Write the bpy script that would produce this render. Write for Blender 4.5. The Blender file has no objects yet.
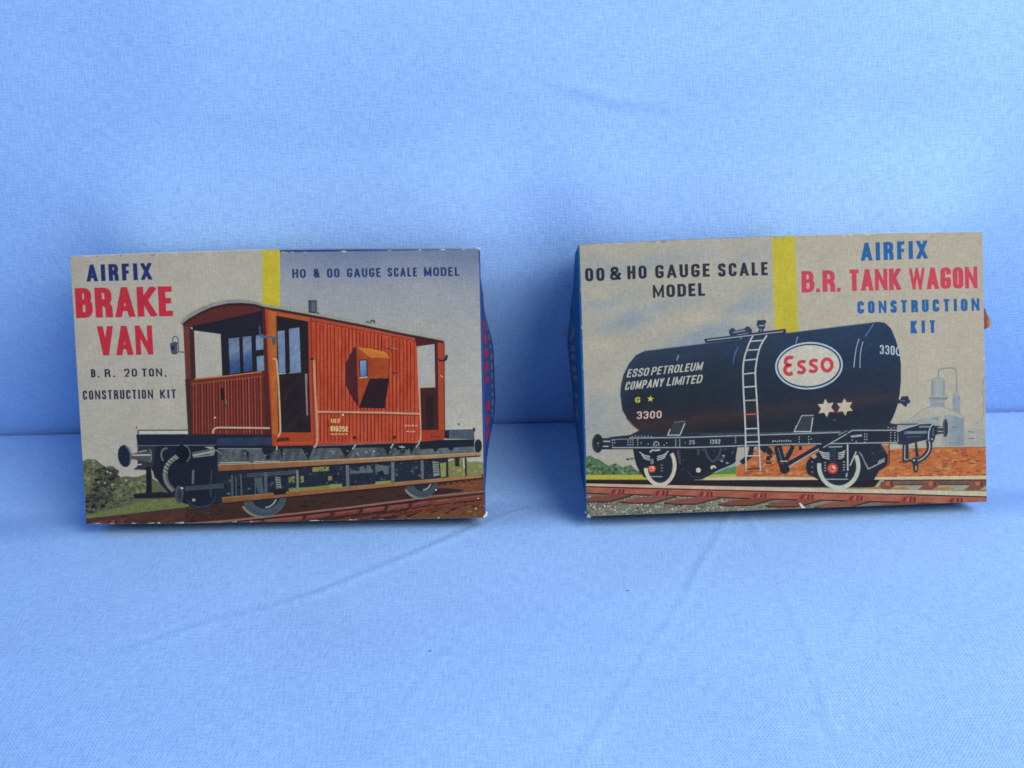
import bpy, bmesh, math, random
from mathutils import Vector, noise
random.seed(7)
R = math.radians
S = bpy.context.scene
COL = S.collection

# ------------------------------------------------------------------ camera
cam_d = bpy.data.cameras.new('camera')
cam = bpy.data.objects.new('camera', cam_d)
COL.objects.link(cam)
cam_d.sensor_width = 36.0
cam_d.lens = 36.0 * 1000 / 1024
cam_d.clip_start = 0.01
cam_d.clip_end = 50
PITCH, ROLL, CAM_H = R(31), -0.02334, 0.19221
fw = Vector((0, math.cos(PITCH), -math.sin(PITCH)))
rt = Vector((1, 0, 0)); up = rt.cross(fw)
r2 = rt * math.cos(ROLL) + up * math.sin(ROLL)
u2 = up * math.cos(ROLL) - rt * math.sin(ROLL)
from mathutils import Matrix
cam.matrix_world = Matrix(((r2.x, u2.x, -fw.x, 0), (r2.y, u2.y, -fw.y, 0), (r2.z, u2.z, -fw.z, CAM_H), (0, 0, 0, 1)))
S.camera = cam

# ------------------------------------------------------------------ light
W = bpy.data.worlds.new('World'); S.world = W; W.use_nodes = True
bg = W.node_tree.nodes['Background']
bg.inputs['Color'].default_value = (0.38, 0.61, 1.0, 1)
bg.inputs['Strength'].default_value = 0.62

def area(name, loc, target, size, power, color):
    d = bpy.data.lights.new(name, 'AREA'); d.shape = 'DISK'; d.size = size; d.energy = power; d.color = color
    o = bpy.data.objects.new(name, d); COL.objects.link(o); o.location = loc
    o.rotation_euler = (Vector(target) - Vector(loc)).to_track_quat('-Z', 'Y').to_euler()
    return o
area('soft_lamp', (0.40, -0.17, 0.62), (0.03, 0.27, 0.05), 0.55, 6.9, (1.0, 0.965, 0.91))

S.view_settings.view_transform = 'Standard'
S.view_settings.look = 'None'
S.view_settings.exposure = 0.0
S.view_settings.gamma = 1.0
S.cycles.max_bounces = 10
S.cycles.diffuse_bounces = 6
S.cycles.filter_width = 1.7

# ------------------------------------------------------------------ materials
def nodes(name):
    m = bpy.data.materials.new(name); m.use_nodes = True
    nt = m.node_tree
    return m, nt, nt.nodes['Principled BSDF'], nt.nodes.new, nt.links.new

def mathn(nt, op, a, b=None, c=None):
    n = nt.nodes.new('ShaderNodeMath'); n.operation = op
    for i, v in enumerate((a, b, c)):
        if v is None: continue
        if isinstance(v, (int, float)): n.inputs[i].default_value = v
        else: nt.links.new(v, n.inputs[i])
    return n.outputs[0]

def noise_n(nt, vec, scale, detail=2.0, rough=0.5):
    n = nt.nodes.new('ShaderNodeTexNoise'); n.inputs['Scale'].default_value = scale
    n.inputs['Detail'].default_value = detail; n.inputs['Roughness'].default_value = rough
    nt.links.new(vec, n.inputs['Vector']); return n.outputs['Fac']

def mapped(nt, vec, sc, rot=(0, 0, 0)):
    n = nt.nodes.new('ShaderNodeMapping'); n.inputs['Scale'].default_value = sc
    n.inputs['Rotation'].default_value = rot
    nt.links.new(vec, n.inputs['Vector']); return n.outputs[0]

def print_material(name, screen=0.0):
    """ink on uncoated card: vertex ink colour, paper fleck, faint fibre grid, optional halftone screen"""
    m, nt, b, new, link = nodes(name)
    at = new('ShaderNodeAttribute'); at.attribute_name = 'ink'
    tc = new('ShaderNodeTexCoord'); oc = tc.outputs['Object']
    f1 = noise_n(nt, oc, 2600, 2, .6)
    f2 = noise_n(nt, oc, 130, 4, .6)
    f3 = noise_n(nt, mapped(nt, oc, (260, 400, 1900)), 1, 2)
    f4 = noise_n(nt, mapped(nt, oc, (1900, 400, 260)), 1, 2)
    v = mathn(nt, 'MULTIPLY_ADD', f1, .60, .70)
    v = mathn(nt, 'MULTIPLY', v, mathn(nt, 'MULTIPLY_ADD', f2, .30, .85))
    v = mathn(nt, 'MULTIPLY', v, mathn(nt, 'MULTIPLY_ADD', f3, .26, .87))
    v = mathn(nt, 'MULTIPLY', v, mathn(nt, 'MULTIPLY_ADD', f4, .26, .87))
    f5 = noise_n(nt, oc, 850, 4, .65)
    v = mathn(nt, 'MULTIPLY', v, mathn(nt, 'MULTIPLY_ADD', f5, .40, .80))
    if screen:
        w1 = new('ShaderNodeTexWave'); w1.inputs['Scale'].default_value = 1; w1.bands_direction = 'X'
        link(mapped(nt, oc, (480, 480, 480), (0, R(40), 0)), w1.inputs['Vector'])
        w2 = new('ShaderNodeTexWave'); w2.inputs['Scale'].default_value = 1; w2.bands_direction = 'X'
        link(mapped(nt, oc, (480, 480, 480), (0, R(-50), 0)), w2.inputs['Vector'])
        ww = mathn(nt, 'ADD', w1.outputs['Fac'], w2.outputs['Fac'])
        v = mathn(nt, 'MULTIPLY', v, mathn(nt, 'MULTIPLY_ADD', ww, screen, 1 - screen))
    mul = new('ShaderNodeVectorMath'); mul.operation = 'SCALE'
    link(at.outputs['Color'], mul.inputs[0]); link(v, mul.inputs['Scale'])
    # a breath of lifted pigment: pale paper showing through rubbed spots
    rub = noise_n(nt, oc, 620, 5, .75)
    rr = new('ShaderNodeMapRange'); rr.inputs['From Min'].default_value = .66; rr.inputs['From Max'].default_value = .80
    rr.inputs['To Max'].default_value = .22
    link(rub, rr.inputs['Value'])
    mix = new('ShaderNodeMix'); mix.data_type = 'RGBA'
    link(rr.outputs[0], mix.inputs['Factor']); link(mul.outputs[0], mix.inputs['A'])
    mix.inputs['B'].default_value = (.40, .37, .31, 1)
    link(mix.outputs['Result'], b.inputs['Base Color'])
    b.inputs['Roughness'].default_value = .66
    b.inputs['Specular IOR Level'].default_value = .12
    bp = new('ShaderNodeBump'); bp.inputs['Strength'].default_value = .12; bp.inputs['Distance'].default_value = .0002
    link(f1, bp.inputs['Height']); link(bp.outputs[0], b.inputs['Normal'])
    return m
M_PRINT = print_material('printed_card')
M_SCREEN = print_material('halftone_card', .16)

def cloth_material():
    m, nt, b, new, link = nodes('blue_cotton')
    uvn = new('ShaderNodeUVMap'); uvn.uv_map = 'cloth'; uv = uvn.outputs[0]
    warp = noise_n(nt, mapped(nt, uv, (2100, 260, 1)), 1, 2, .6)      # long threads, upright
    weft = noise_n(nt, mapped(nt, uv, (260, 2100, 1)), 1, 2, .6)      # and across
    slub = noise_n(nt, mapped(nt, uv, (1500, 1500, 1)), 1, 2, .7)
    broad = noise_n(nt, mapped(nt, uv, (16, 24, 1)), 1, 3, .55)
    # the plain weave itself: alternating over and under, threads wandering a little
    sep = new('ShaderNodeSeparateXYZ'); link(uv, sep.inputs[0])
    wob = noise_n(nt, mapped(nt, uv, (60, 60, 1)), 1, 2, .5)
    su = mathn(nt, 'SINE', mathn(nt, 'ADD', mathn(nt, 'MULTIPLY', sep.outputs['X'], 6.2832 / .00088), mathn(nt, 'MULTIPLY', wob, 16.0)))
    sv = mathn(nt, 'SINE', mathn(nt, 'ADD', mathn(nt, 'MULTIPLY', sep.outputs['Y'], 6.2832 / .00092), mathn(nt, 'MULTIPLY', wob, -14.0)))
    weave = mathn(nt, 'MULTIPLY', su, sv)
    t = mathn(nt, 'ADD', warp, weft)
    t = mathn(nt, 'MULTIPLY_ADD', slub, .6, t)
    t = mathn(nt, 'MULTIPLY_ADD', weave, .26, t)           # mean about 1.25
    cr = new('ShaderNodeMapRange'); cr.inputs['From Min'].default_value = .62; cr.inputs['From Max'].default_value = 1.88
    link(t, cr.inputs['Value'])
    mix = new('ShaderNodeMix'); mix.data_type = 'RGBA'; link(cr.outputs[0], mix.inputs['Factor'])
    mix.inputs['A'].default_value = (CLOTH[0] * .60, CLOTH[1] * .70, CLOTH[2] * .82, 1)
    mix.inputs['B'].default_value = (CLOTH[0] * 1.40, CLOTH[1] * 1.30, min(.97, CLOTH[2] * 1.18), 1)
    sc = new('ShaderNodeVectorMath'); sc.operation = 'SCALE'
    link(mix.outputs['Result'], sc.inputs[0]); link(mathn(nt, 'MULTIPLY_ADD', broad, .24, .88), sc.inputs['Scale'])
    link(sc.outputs[0], b.inputs['Base Color'])
    b.inputs['Roughness'].default_value = .9; b.inputs['Specular IOR Level'].default_value = .12
    bp = new('ShaderNodeBump'); bp.inputs['Strength'].default_value = .35; bp.inputs['Distance'].default_value = .0004
    link(t, bp.inputs['Height']); link(bp.outputs[0], b.inputs['Normal'])
    return m
CLOTH = (.285, .474, .80)
M_CLOTH = cloth_material()

# ------------------------------------------------------------------ the cloth: seat, tucked crease and back
def seat_z(y):
    """the padded seat: a shallow dip where the boxes stand, falling gently to the crease behind them"""
    if y >= .252: return -(y - .252) * .10
    if y >= .226:
        k = (.252 - y) / .026; return .0065 * k * k * (3 - 2 * k)
    return .0065 + (.226 - y) * .03
SEAT = [(-.30, 0), (.10, 0), (.20, 0), (.27, 0), (.2965, 0), (.3010, -.0003)]
SLIT = [(.3014, -.0064), (.3016, -.0085), (.3017, -.0150), (.3030, -.0150), (.3029, -.0100), (.3028, -.0070)]
BACK = [(.3026, -.0060), (.3020, -.0035), (.3000, .006), (.2972, .022), (.2954, .040), (.2946, .056),
        (.2955, .070), (.2995, .088), (.3072, .115), (.3170, .145), (.3370, .20), (.376, .30), (.45, .46)]

def seg_dist(px, py, a, b):
    dx, dy = b[0] - a[0], b[1] - a[1]
    t = max(0, min(1, ((px - a[0]) * dx + (py - a[1]) * dy) / (dx * dx + dy * dy)))
    qx, qy = a[0] + dx * t, a[1] + dy * t
    side = (px - a[0]) * dy - (py - a[1]) * dx
    return math.hypot(px - qx, py - qy) * (1 if side > 0 else -1), t

FOLDS = [  # polyline on the seat (metres), height, width
    ([(.006, .2440), (-.0009, .2397), (-.0089, .2306), (-.0257, .2191), (-.0527, .2011), (-.0853, .1881), (-.0996, .1812)], .00046, .0013),
    ([(.0690, .2450), (.0621, .2301), (.0450, .1977), (.0255, .1650), (.0154, .1489), (.010, .138)], .00036, .0012),
    ([(.0694, .2420), (.0693, .2233), (.0714, .1873), (.0704, .1531), (.0708, .135)], .00032, .0012),
    ([(-.0090, .197), (-.0122, .1879), (-.0169, .1792), (-.0276, .1590), (-.033, .146)], .00012, .0014),
    ([(.106, .218), (.1001, .2097), (.0826, .1794), (.0697, .1603), (.064, .150)], .00012, .0014),
]
BACK_FOLDS = [([(.014, .1150), (.034, .109), (.054, .1065)], .00055, .0016), ([(-.095, .108), (-.05, .104), (-.02, .1055)], .0004, .004),
              ([(.075, .118), (.11, .112), (.15, .113)], .0004, .005)]

def fold(px, py, pts, h, w):
    best = None; n = len(pts) - 1
    for i in range(n):
        d, t = seg_dist(px, py, pts[i], pts[i + 1])
        if best is None or abs(d) < abs(best[0]): best = (d, (i + t) / n)
    d, s = best
    fade = math.sin(math.pi * min(1, max(0, .10 + s * .86))) ** .6
    fade *= .65 + .7 * noise.noise((px * 40, py * 40, 9.2))
    d += .0007 * noise.noise((px * 90, py * 90, 2.7))
    return h * fade * (math.exp(-(d / w) ** 2) - .45 * math.exp(-((d - 1.7 * w) / (1.5 * w)) ** 2))

def build_cloth():
    def resample(P, k):
        pts = []
        for (a, b) in zip(P[:-1], P[1:]):
            L = math.dist(a, b); n = max(1, int(L / (.0009 if a[1] <= 0 else .0015))) if a[0] >= .10 and a[1] < .17 else max(1, int(L / .01))
            for i in range(n): pts.append((a[0] + (b[0] - a[0]) * i / n, a[1] + (b[1] - a[1]) * i / n))
        pts.append(P[-1])
        for _ in range(k):
            pts = [pts[0]] + [((pts[i - 1][0] + 2 * pts[i][0] + pts[i + 1][0]) / 4, (pts[i - 1][1] + 2 * pts[i][1] + pts[i + 1][1]) / 4) for i in range(1, len(pts) - 1)] + [pts[-1]]
        return pts
    pts = [(y, z + seat_z(y)) for y, z in resample(SEAT, 3)] + SLIT + resample(BACK, 8)
    arc = [0]
    for a, b in zip(pts[:-1], pts[1:]): arc.append(arc[-1] + math.dist(a, b))
    xs = []; x = -.60
    while x < .60:
        xs.append(x); x += .0010 if abs(x) < .17 else .010
    verts = []; uvs = []
    ci = min(range(len(pts)), key=lambda i: (pts[i][1], pts[i][0]))
    for i, (py, pz) in enumerate(pts):
        for x in xs:
            y, z = py, pz
            n1 = noise.noise((x * 9, arc[i] * 9, 1.3)); n2 = noise.noise((x * 26, arc[i] * 20, 4.1))
            if i < ci:
                k = min(1, max(0, (.299 - y) / .03))
                z += k * (.0009 * n1 + .0004 * n2)
                if y > .1 and abs(x) < .16:
                    for f in FOLDS: z += fold(x, y, *f)
            else:
                k = min(1, max(0, z / .03))
                y += k * (-.0016 * n1 + .0008 * n2) - .0010 * noise.noise((x * 12, 7.7, 0)) * (1 - k)
                if z > .08 and abs(x) < .2:
                    for f in BACK_FOLDS: y -= fold(x, z, *f)
            if i > ci:
                # roll added behind each box top, its upper side shaped to catch light
                for cx, amp in ((-.0666, .0082), (.0784, .0092)):
                    wx = 1 / (1 + math.exp((abs(x - cx) - .060) / .0065))
                    y -= amp * wx * math.exp(-((z - .072) / (.020 if z > .072 else .030)) ** 2)
            y += .0006 * noise.noise((x * 14, 2.2, 0)) * math.exp(-((arc[i] - arc[ci]) / .02) ** 2)
            verts.append((x, y, z)); uvs.append((x, arc[i]))
    nx = len(xs)
    faces = [(i * nx + j, i * nx + j + 1, (i + 1) * nx + j + 1, (i + 1) * nx + j) for i in range(len(pts) - 1) for j in range(nx - 1)]
    me = bpy.data.meshes.new('cloth_backdrop'); me.from_pydata(verts, [], faces)
    uvl = me.uv_layers.new(name='cloth')
    for lp in me.loops: uvl.data[lp.index].uv = uvs[lp.vertex_index]
    me.materials.append(M_CLOTH)
    for p in me.polygons: p.use_smooth = True
    o = bpy.data.objects.new('cloth_backdrop', me); COL.objects.link(o)
    o['kind'] = 'structure'
    return o
build_cloth()

# ------------------------------------------------------------------ printed cartons
KI = [0.92, 0.96, 1.08]       # light reaching the fronts: printed inks are noted as they look, and divided by this
def lin(c):
    c = c / 255
    return c / 12.92 if c <= .04045 else ((c + .055) / 1.055) ** 2.4
def ink(c): return tuple(min(.9, lin(v * .97) / k) for v, k in zip(c, KI)) + (1.0,)

def homography(src, dst):
    A = []
    for (x, y), (u, v) in zip(src, dst):
        A.append([x, y, 1, 0, 0, 0, -u * x, -u * y, u]); A.append([0, 0, 0, x, y, 1, -v * x, -v * y, v])
    n = 8
    for i in range(n):
        p = max(range(i, n), key=lambda r: abs(A[r][i])); A[i], A[p] = A[p], A[i]
        for r in range(n):
            if r != i:
                f = A[r][i] / A[i][i]
                A[r] = [a - f * b for a, b in zip(A[r], A[i])]
    h = [A[i][8] / A[i][i] for i in range(n)] + [1]
    return lambda x, y: ((h[0] * x + h[1] * y + h[2]) / (h[6] * x + h[7] * y + 1), (h[3] * x + h[4] * y + h[5]) / (h[6] * x + h[7] * y + 1))

STEP = 4e-6
class Part:
    def __init__(s, kit, name, parent, mat=None):
        s.kit, s.name, s.parent, s.mat = kit, name, parent, mat or M_PRINT
        s.v, s.f, s.c = [], [], []; s.obj = None; s.label = None

class Kit:
    """one carton: the printed front is measured in photo units and laid on the panel in metres"""
    def __init__(s, root, quad, w, h, d, top, bot):
        s.root, s.w, s.h, s.d, s.top, s.bot = root, w, h, d, top, bot      # top, bot: how far the panel edges bow
        s.map = homography(quad, [(-w / 2, h), (w / 2, h), (w / 2, 0), (-w / 2, 0)])
        s.parts = []; s.boxes = []; s.locked = None
    def part(s, name, parent=None, mat=None):
        p = Part(s, name, parent, mat); s.parts.append(p); return p
    def layer(s, pts, extra=0):
        x0 = min(p[0] for p in pts); x1 = max(p[0] for p in pts); y0 = min(p[1] for p in pts); y1 = max(p[1] for p in pts)
        L = 0
        if s.locked is not None: L = s.locked
        else:
            for (a, b, c, d, l) in s.boxes:
                if l >= L and a < x1 and b > x0 and c < y1 and d > y0: L = l + 1
        s.boxes.append((x0, x1, y0, y1, L + extra)); return L
    def batch(s, x0, y0, x1, y1):
        s.locked = None; s.locked = s.layer([(x0, y0), (x1, y1)])
    def end(s): s.locked = None
    def raw(s, part, pts, cols, L):
        e = .00022; w = s.w / 2 - e
        q = [s.map(*p) for p in pts]
        q = [(a, c) for a, c in zip(q, cols)]
        planes = [((w, 0), (1, 0)), ((-w, 0), (-1, 0))]
        for line, sg, off in ((s.top, 1, s.h - e), (s.bot, -1, e)):
            for (u0, z0), (u1, z1) in zip(line[:-1], line[1:]):
                planes.append(((u0, off + z0), (-(z1 - z0) * sg, (u1 - u0) * sg)))
        for p0, nn in planes:
            dist = [(a[0] - p0[0]) * nn[0] + (a[1] - p0[1]) * nn[1] for a, _ in q]
            if max(dist) <= 1e-12: continue
            out = []
            for i in range(len(q)):
                (a, ca), (b, cb) = q[i - 1], q[i]; da, db = dist[i - 1], dist[i]
                if (da <= 0) != (db <= 0):
                    t = da / (da - db)
                    out.append(((a[0] + (b[0] - a[0]) * t, a[1] + (b[1] - a[1]) * t), tuple(x + (y - x) * t for x, y in zip(ca, cb))))
                if db <= 0: out.append((b, cb))
            q = out
            if len(q) < 3: return
        n = len(part.v); y = -.00003 - STEP * L
        # orient towards the viewer (-y)
        ar = sum(q[i - 1][0][0] * q[i][0][1] - q[i][0][0] * q[i - 1][0][1] for i in range(len(q)))
        if ar < 0: q = q[::-1]
        for (a, c) in q: part.v.append((a[0], y, a[1])); part.c.append(c)
        part.f.append(list(range(n, n + len(q))))
    def poly(s, part, pts, col, L=None):
        cols = [ink(c) for c in col] if isinstance(col, list) else [ink(col)] * len(pts)
        s.raw(part, pts, cols, s.layer(pts) if L is None else L)
    def line(s, part, pts, w, col, L=None, closed=False, clip=None, cap=False):
        pts = [p for i, p in enumerate(pts) if i == 0 or math.dist(p, pts[i - 1]) > 1e-4]
        n = len(pts)
        if n < 2: return
        if closed and math.dist(pts[0], pts[-1]) < 1e-4: pts = pts[:-1]; n -= 1
        ws = w if isinstance(w, (list, tuple)) else [w] * n
        lft, rgt = [], []
        for i in range(n):
            a = pts[(i - 1) % n] if (closed or i > 0) else None
            b = pts[(i + 1) % n] if (closed or i < n - 1) else None
            p = pts[i]; nn = []
            for q0, q1 in ((a, p), (p, b)):
                if q0 is None or q1 is None: continue
                dx, dy = q1[0] - q0[0], q1[1] - q0[1]; l = math.hypot(dx, dy); nn.append((-dy / l, dx / l))
            mx, my = sum(v[0] for v in nn) / len(nn), sum(v[1] for v in nn) / len(nn)
            l2 = max(mx * mx + my * my, .30); mx, my = mx / l2, my / l2
            o = ws[i] / 2; ex = ey = 0
            if cap and not closed and (i == 0 or i == n - 1):
                q = b if i == 0 else a; dx, dy = p[0] - q[0], p[1] - q[1]; l = math.hypot(dx, dy); ex, ey = dx / l * o, dy / l * o
            lft.append((p[0] + mx * o + ex, p[1] + my * o + ey)); rgt.append((p[0] - mx * o + ex, p[1] - my * o + ey))
        L = s.layer(lft + rgt) if L is None else L
        c = ink(col)
        for i in range(n if closed else n - 1):
            j = (i + 1) % n
            q = [lft[i], lft[j], rgt[j], rgt[i]]
            if clip: q = clip(q)
            if len(q) > 2: s.raw(part, q, [c] * len(q), L)
    def ell(s, part, cx, cy, rx, ry, col, rot=0, n=28, a0=0, a1=360, L=None):
        pts = arc(cx, cy, rx, ry, rot, a0, a1, n)
        s.poly(part, pts, col, L)
    def grid(s, part, p0, p1, p2, p3, nx, ny, fn, L=None):
        """quad p0 TL, p1 TR, p2 BR, p3 BL filled by fn(px, py) -> rgb"""
        P = [[None] * (nx + 1) for _ in range(ny + 1)]
        for j in range(ny + 1):
            for i in range(nx + 1):
                a, b = i / nx, j / ny
                t = (p0[0] + (p1[0] - p0[0]) * a, p0[1] + (p1[1] - p0[1]) * a); u = (p3[0] + (p2[0] - p3[0]) * a, p3[1] + (p2[1] - p3[1]) * a)
                P[j][i] = (t[0] + (u[0] - t[0]) * b, t[1] + (u[1] - t[1]) * b)
        s.mesh(part, P, fn, L)
    def mesh(s, part, P, fn, L=None):
        flat = [p for r in P for p in r]
        L = s.layer(flat) if L is None else L
        C = [[ink(fn(*p)) for p in r] for r in P]
        for j in range(len(P) - 1):
            for i in range(len(P[0]) - 1):
                s.raw(part, [P[j][i], P[j][i + 1], P[j + 1][i + 1], P[j + 1][i]], [C[j][i], C[j][i + 1], C[j + 1][i + 1], C[j + 1][i]], L)
    def text(s, part, t, xl, xr, yl, yr, h, st, col, lean=0.0, gap=.22):
        """word t with its left/right ends, baseline heights there, cap height and stroke"""
        ws = [None if ch in 'I.1' else WID.get(ch, 1.0) for ch in t]
        fixed = sum(st * (1.25 if ch == '1' else 1) for ch in t if ch in 'I.1') + gap * h * (len(t) - 1)
        k = (xr - xl - fixed) / max(1e-6, sum(w for w in ws if w))
        x = xl; big = s.layer([(xl - 2, min(yl, yr) - h - 1), (xr + 2, max(yl, yr) + 1)], 4)
        sl = (yr - yl) / (xr - xl)
        for ch, w in zip(t, ws):
            cw = w * k if w else st * (1.25 if ch == '1' else 1)
            glyph(s, part, ch, x, cw, h, st, col, lambda u, v: (u + v * lean, yl + (u - xl) * sl - v), big)
            x += cw + gap * h
    def finish(s):
        done = {}
        for p in s.parts:
            if not p.v: continue
            me = bpy.data.meshes.new(p.name); me.from_pydata(p.v, [], p.f)
            at = me.color_attributes.new('ink', 'FLOAT_COLOR', 'POINT')
            for i, c in enumerate(p.c): at.data[i].color = c
            me.materials.append(p.mat)
            o = bpy.data.objects.new(p.name, me); COL.objects.link(o)
            if p.label: o['label'] = p.label
            p.obj = o
        for p in s.parts:
            if p.obj: p.obj.parent = p.parent.obj if isinstance(p.parent, Part) else (p.parent or s.root)

def arc(cx, cy, rx, ry, rot=0, a0=0, a1=360, n=24):
    out = []; c, sn = math.cos(R(rot)), math.sin(R(rot))
    full = abs(a1 - a0) >= 360
    for i in range(n if full else n + 1):
        a = R(a0 + (a1 - a0) * i / n); x, y = rx * math.cos(a), ry * math.sin(a)
        out.append((cx + x * c - y * sn, cy + x * sn + y * c))
    return out

def bez(p, q, r, n=8):
    return [((1 - t) ** 2 * p[0] + 2 * t * (1 - t) * q[0] + t * t * r[0], (1 - t) ** 2 * p[1] + 2 * t * (1 - t) * q[1] + t * t * r[1]) for t in [i / n for i in range(n + 1)]]

def smooth(pts, n=2):
    for _ in range(n):
        o = [pts[0]]
        for a, b in zip(pts[:-1], pts[1:]):
            o += [(a[0] * .75 + b[0] * .25, a[1] * .75 + b[1] * .25), (a[0] * .25 + b[0] * .75, a[1] * .25 + b[1] * .75)]
        pts = o + [pts[-1]]
    return pts

# a condensed gothic alphabet drawn as strokes; a third value rounds the corner, C closes the stroke
WID = {'M': 1.28, 'W': 1.5, 'L': .82, 'E': .85, 'F': .80, 'T': .98, '&': 1.15, 'A': 1.12, 'K': 1.08, 'N': 1.16, 'V': 1.05, 'X': 1.08, 'B': .98, 'S': .95, 'C': .98}
O_ = [[(0, 0, 1), (0, 1, 1), (1, 1, 1), (1, 0, 1), 'C']]
GL = {
    'A': [[(0, 0), (.47, 1)], [(1, 0), (.53, 1)], [(.22, .24), (.78, .24)]],
    'B': [[(0, 0), (0, 1)], [(0, 1), (.92, 1, 1), (.92, .53, 1), (0, .53)], [(.3, .53), (1, .53, 1), (1, 0, 1), (0, 0)]],
    'C': [[(1, .67), (1, 1, 1), (0, 1, 1), (0, 0, 1), (1, 0, 1), (1, .33)]],
    'D': [[(0, 0), (0, 1)], [(0, 1), (1, 1, 1), (1, 0, 1), (0, 0)]],
    'E': [[(0, 0), (0, 1)], [(0, 1), (1, 1)], [(0, .52), (.85, .52)], [(0, 0), (1, 0)]],
    'F': [[(0, 0), (0, 1)], [(0, 1), (1, 1)], [(0, .5), (.85, .5)]],
    'G': [[(1, .70), (1, 1, 1), (0, 1, 1), (0, 0, 1), (1, 0, 1), (1, .44)], [(.62, .43), (1, .43)]],
    'H': [[(0, 0), (0, 1)], [(1, 0), (1, 1)], [(0, .52), (1, .52)]],
    'I': [[(.5, 0), (.5, 1)]],
    'K': [[(0, 0), (0, 1)], [(.05, .40), (1, 1)], [(.32, .58), (1, 0)]],
    'L': [[(0, 0), (0, 1)], [(0, 0), (1, 0)]],
    'M': [[(0, 0), (0, 1)], [(1, 0), (1, 1)], [(0, 1), (.5, .12)], [(1, 1), (.5, .12)]],
    'N': [[(0, 0), (0, 1)], [(1, 0), (1, 1)], [(.02, 1), (.98, 0)]],
    'O': O_, '0': O_,
    'P': [[(0, 0), (0, 1)], [(0, 1), (1, 1, 1), (1, .45, 1), (0, .45)]],
    'R': [[(0, 0), (0, 1)], [(0, 1), (.95, 1, 1), (.95, .48, 1), (0, .48)], [(.5, .48), (.98, .34, .8), (1, 0)]],
    'S': [[(1, .72), (1, 1, 1), (0, 1, 1), (0, .56, 1), (1, .46, 1), (1, 0, 1), (0, 0, 1), (0, .28)]],
    'T': [[(.5, 0), (.5, 1)], [(0, 1), (1, 1)]],
    'U': [[(0, 1), (0, 0, 1), (1, 0, 1), (1, 1)]],
    'V': [[(0, 1), (.47, 0)], [(1, 1), (.53, 0)]],
    'W': [[(0, 1), (.25, 0)], [(.5, 1), (.25, 0)], [(.5, 1), (.75, 0)], [(1, 1), (.75, 0)]],
    'X': [[(0, 0), (1, 1)], [(0, 1), (1, 0)]],
    'Y': [[(.5, 0), (.5, .45)], [(0, 1), (.5, .42)], [(1, 1), (.5, .42)]],
    '1': [[(.6, 0), (.6, 1)]],
    '2': [[(0, .70), (0, 1, 1), (1, 1, 1), (1, .55, .9), (0, 0), (1, 0)]],
    '3': [[(0, .75), (0, 1, 1), (1, 1, 1), (1, .53, 1), (.35, .53)], [(.35, .53), (1, .53, 1), (1, 0, 1), (0, 0, 1), (0, .25)]],
    '5': [[(1, 1), (0, 1), (0, .56), (1, .6, 1), (1, 0, 1), (0, 0, 1), (0, .22)]],
    '6': [[(1, .75), (1, 1, 1), (0, 1, 1), (0, 0, 1), (1, 0, 1), (1, .55, 1), (0, .55)]],
    '7': [[(0, 1), (1, 1), (.4, 0)]],
    '9': [[(0, .25), (0, 0, 1), (1, 0, 1), (1, 1, 1), (0, 1, 1), (0, .45, 1), (1, .45)]],
    '&': [[(1, 0), (.10, .70, .5), (.10, 1, 1), (.72, 1, 1), (.72, .66, .9), (0, .40, .9), (0, 0, 1), (.72, 0, .9), (1, .42)]],
    '.': [[(.5, 0), (.5, .001)]],
}
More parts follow.
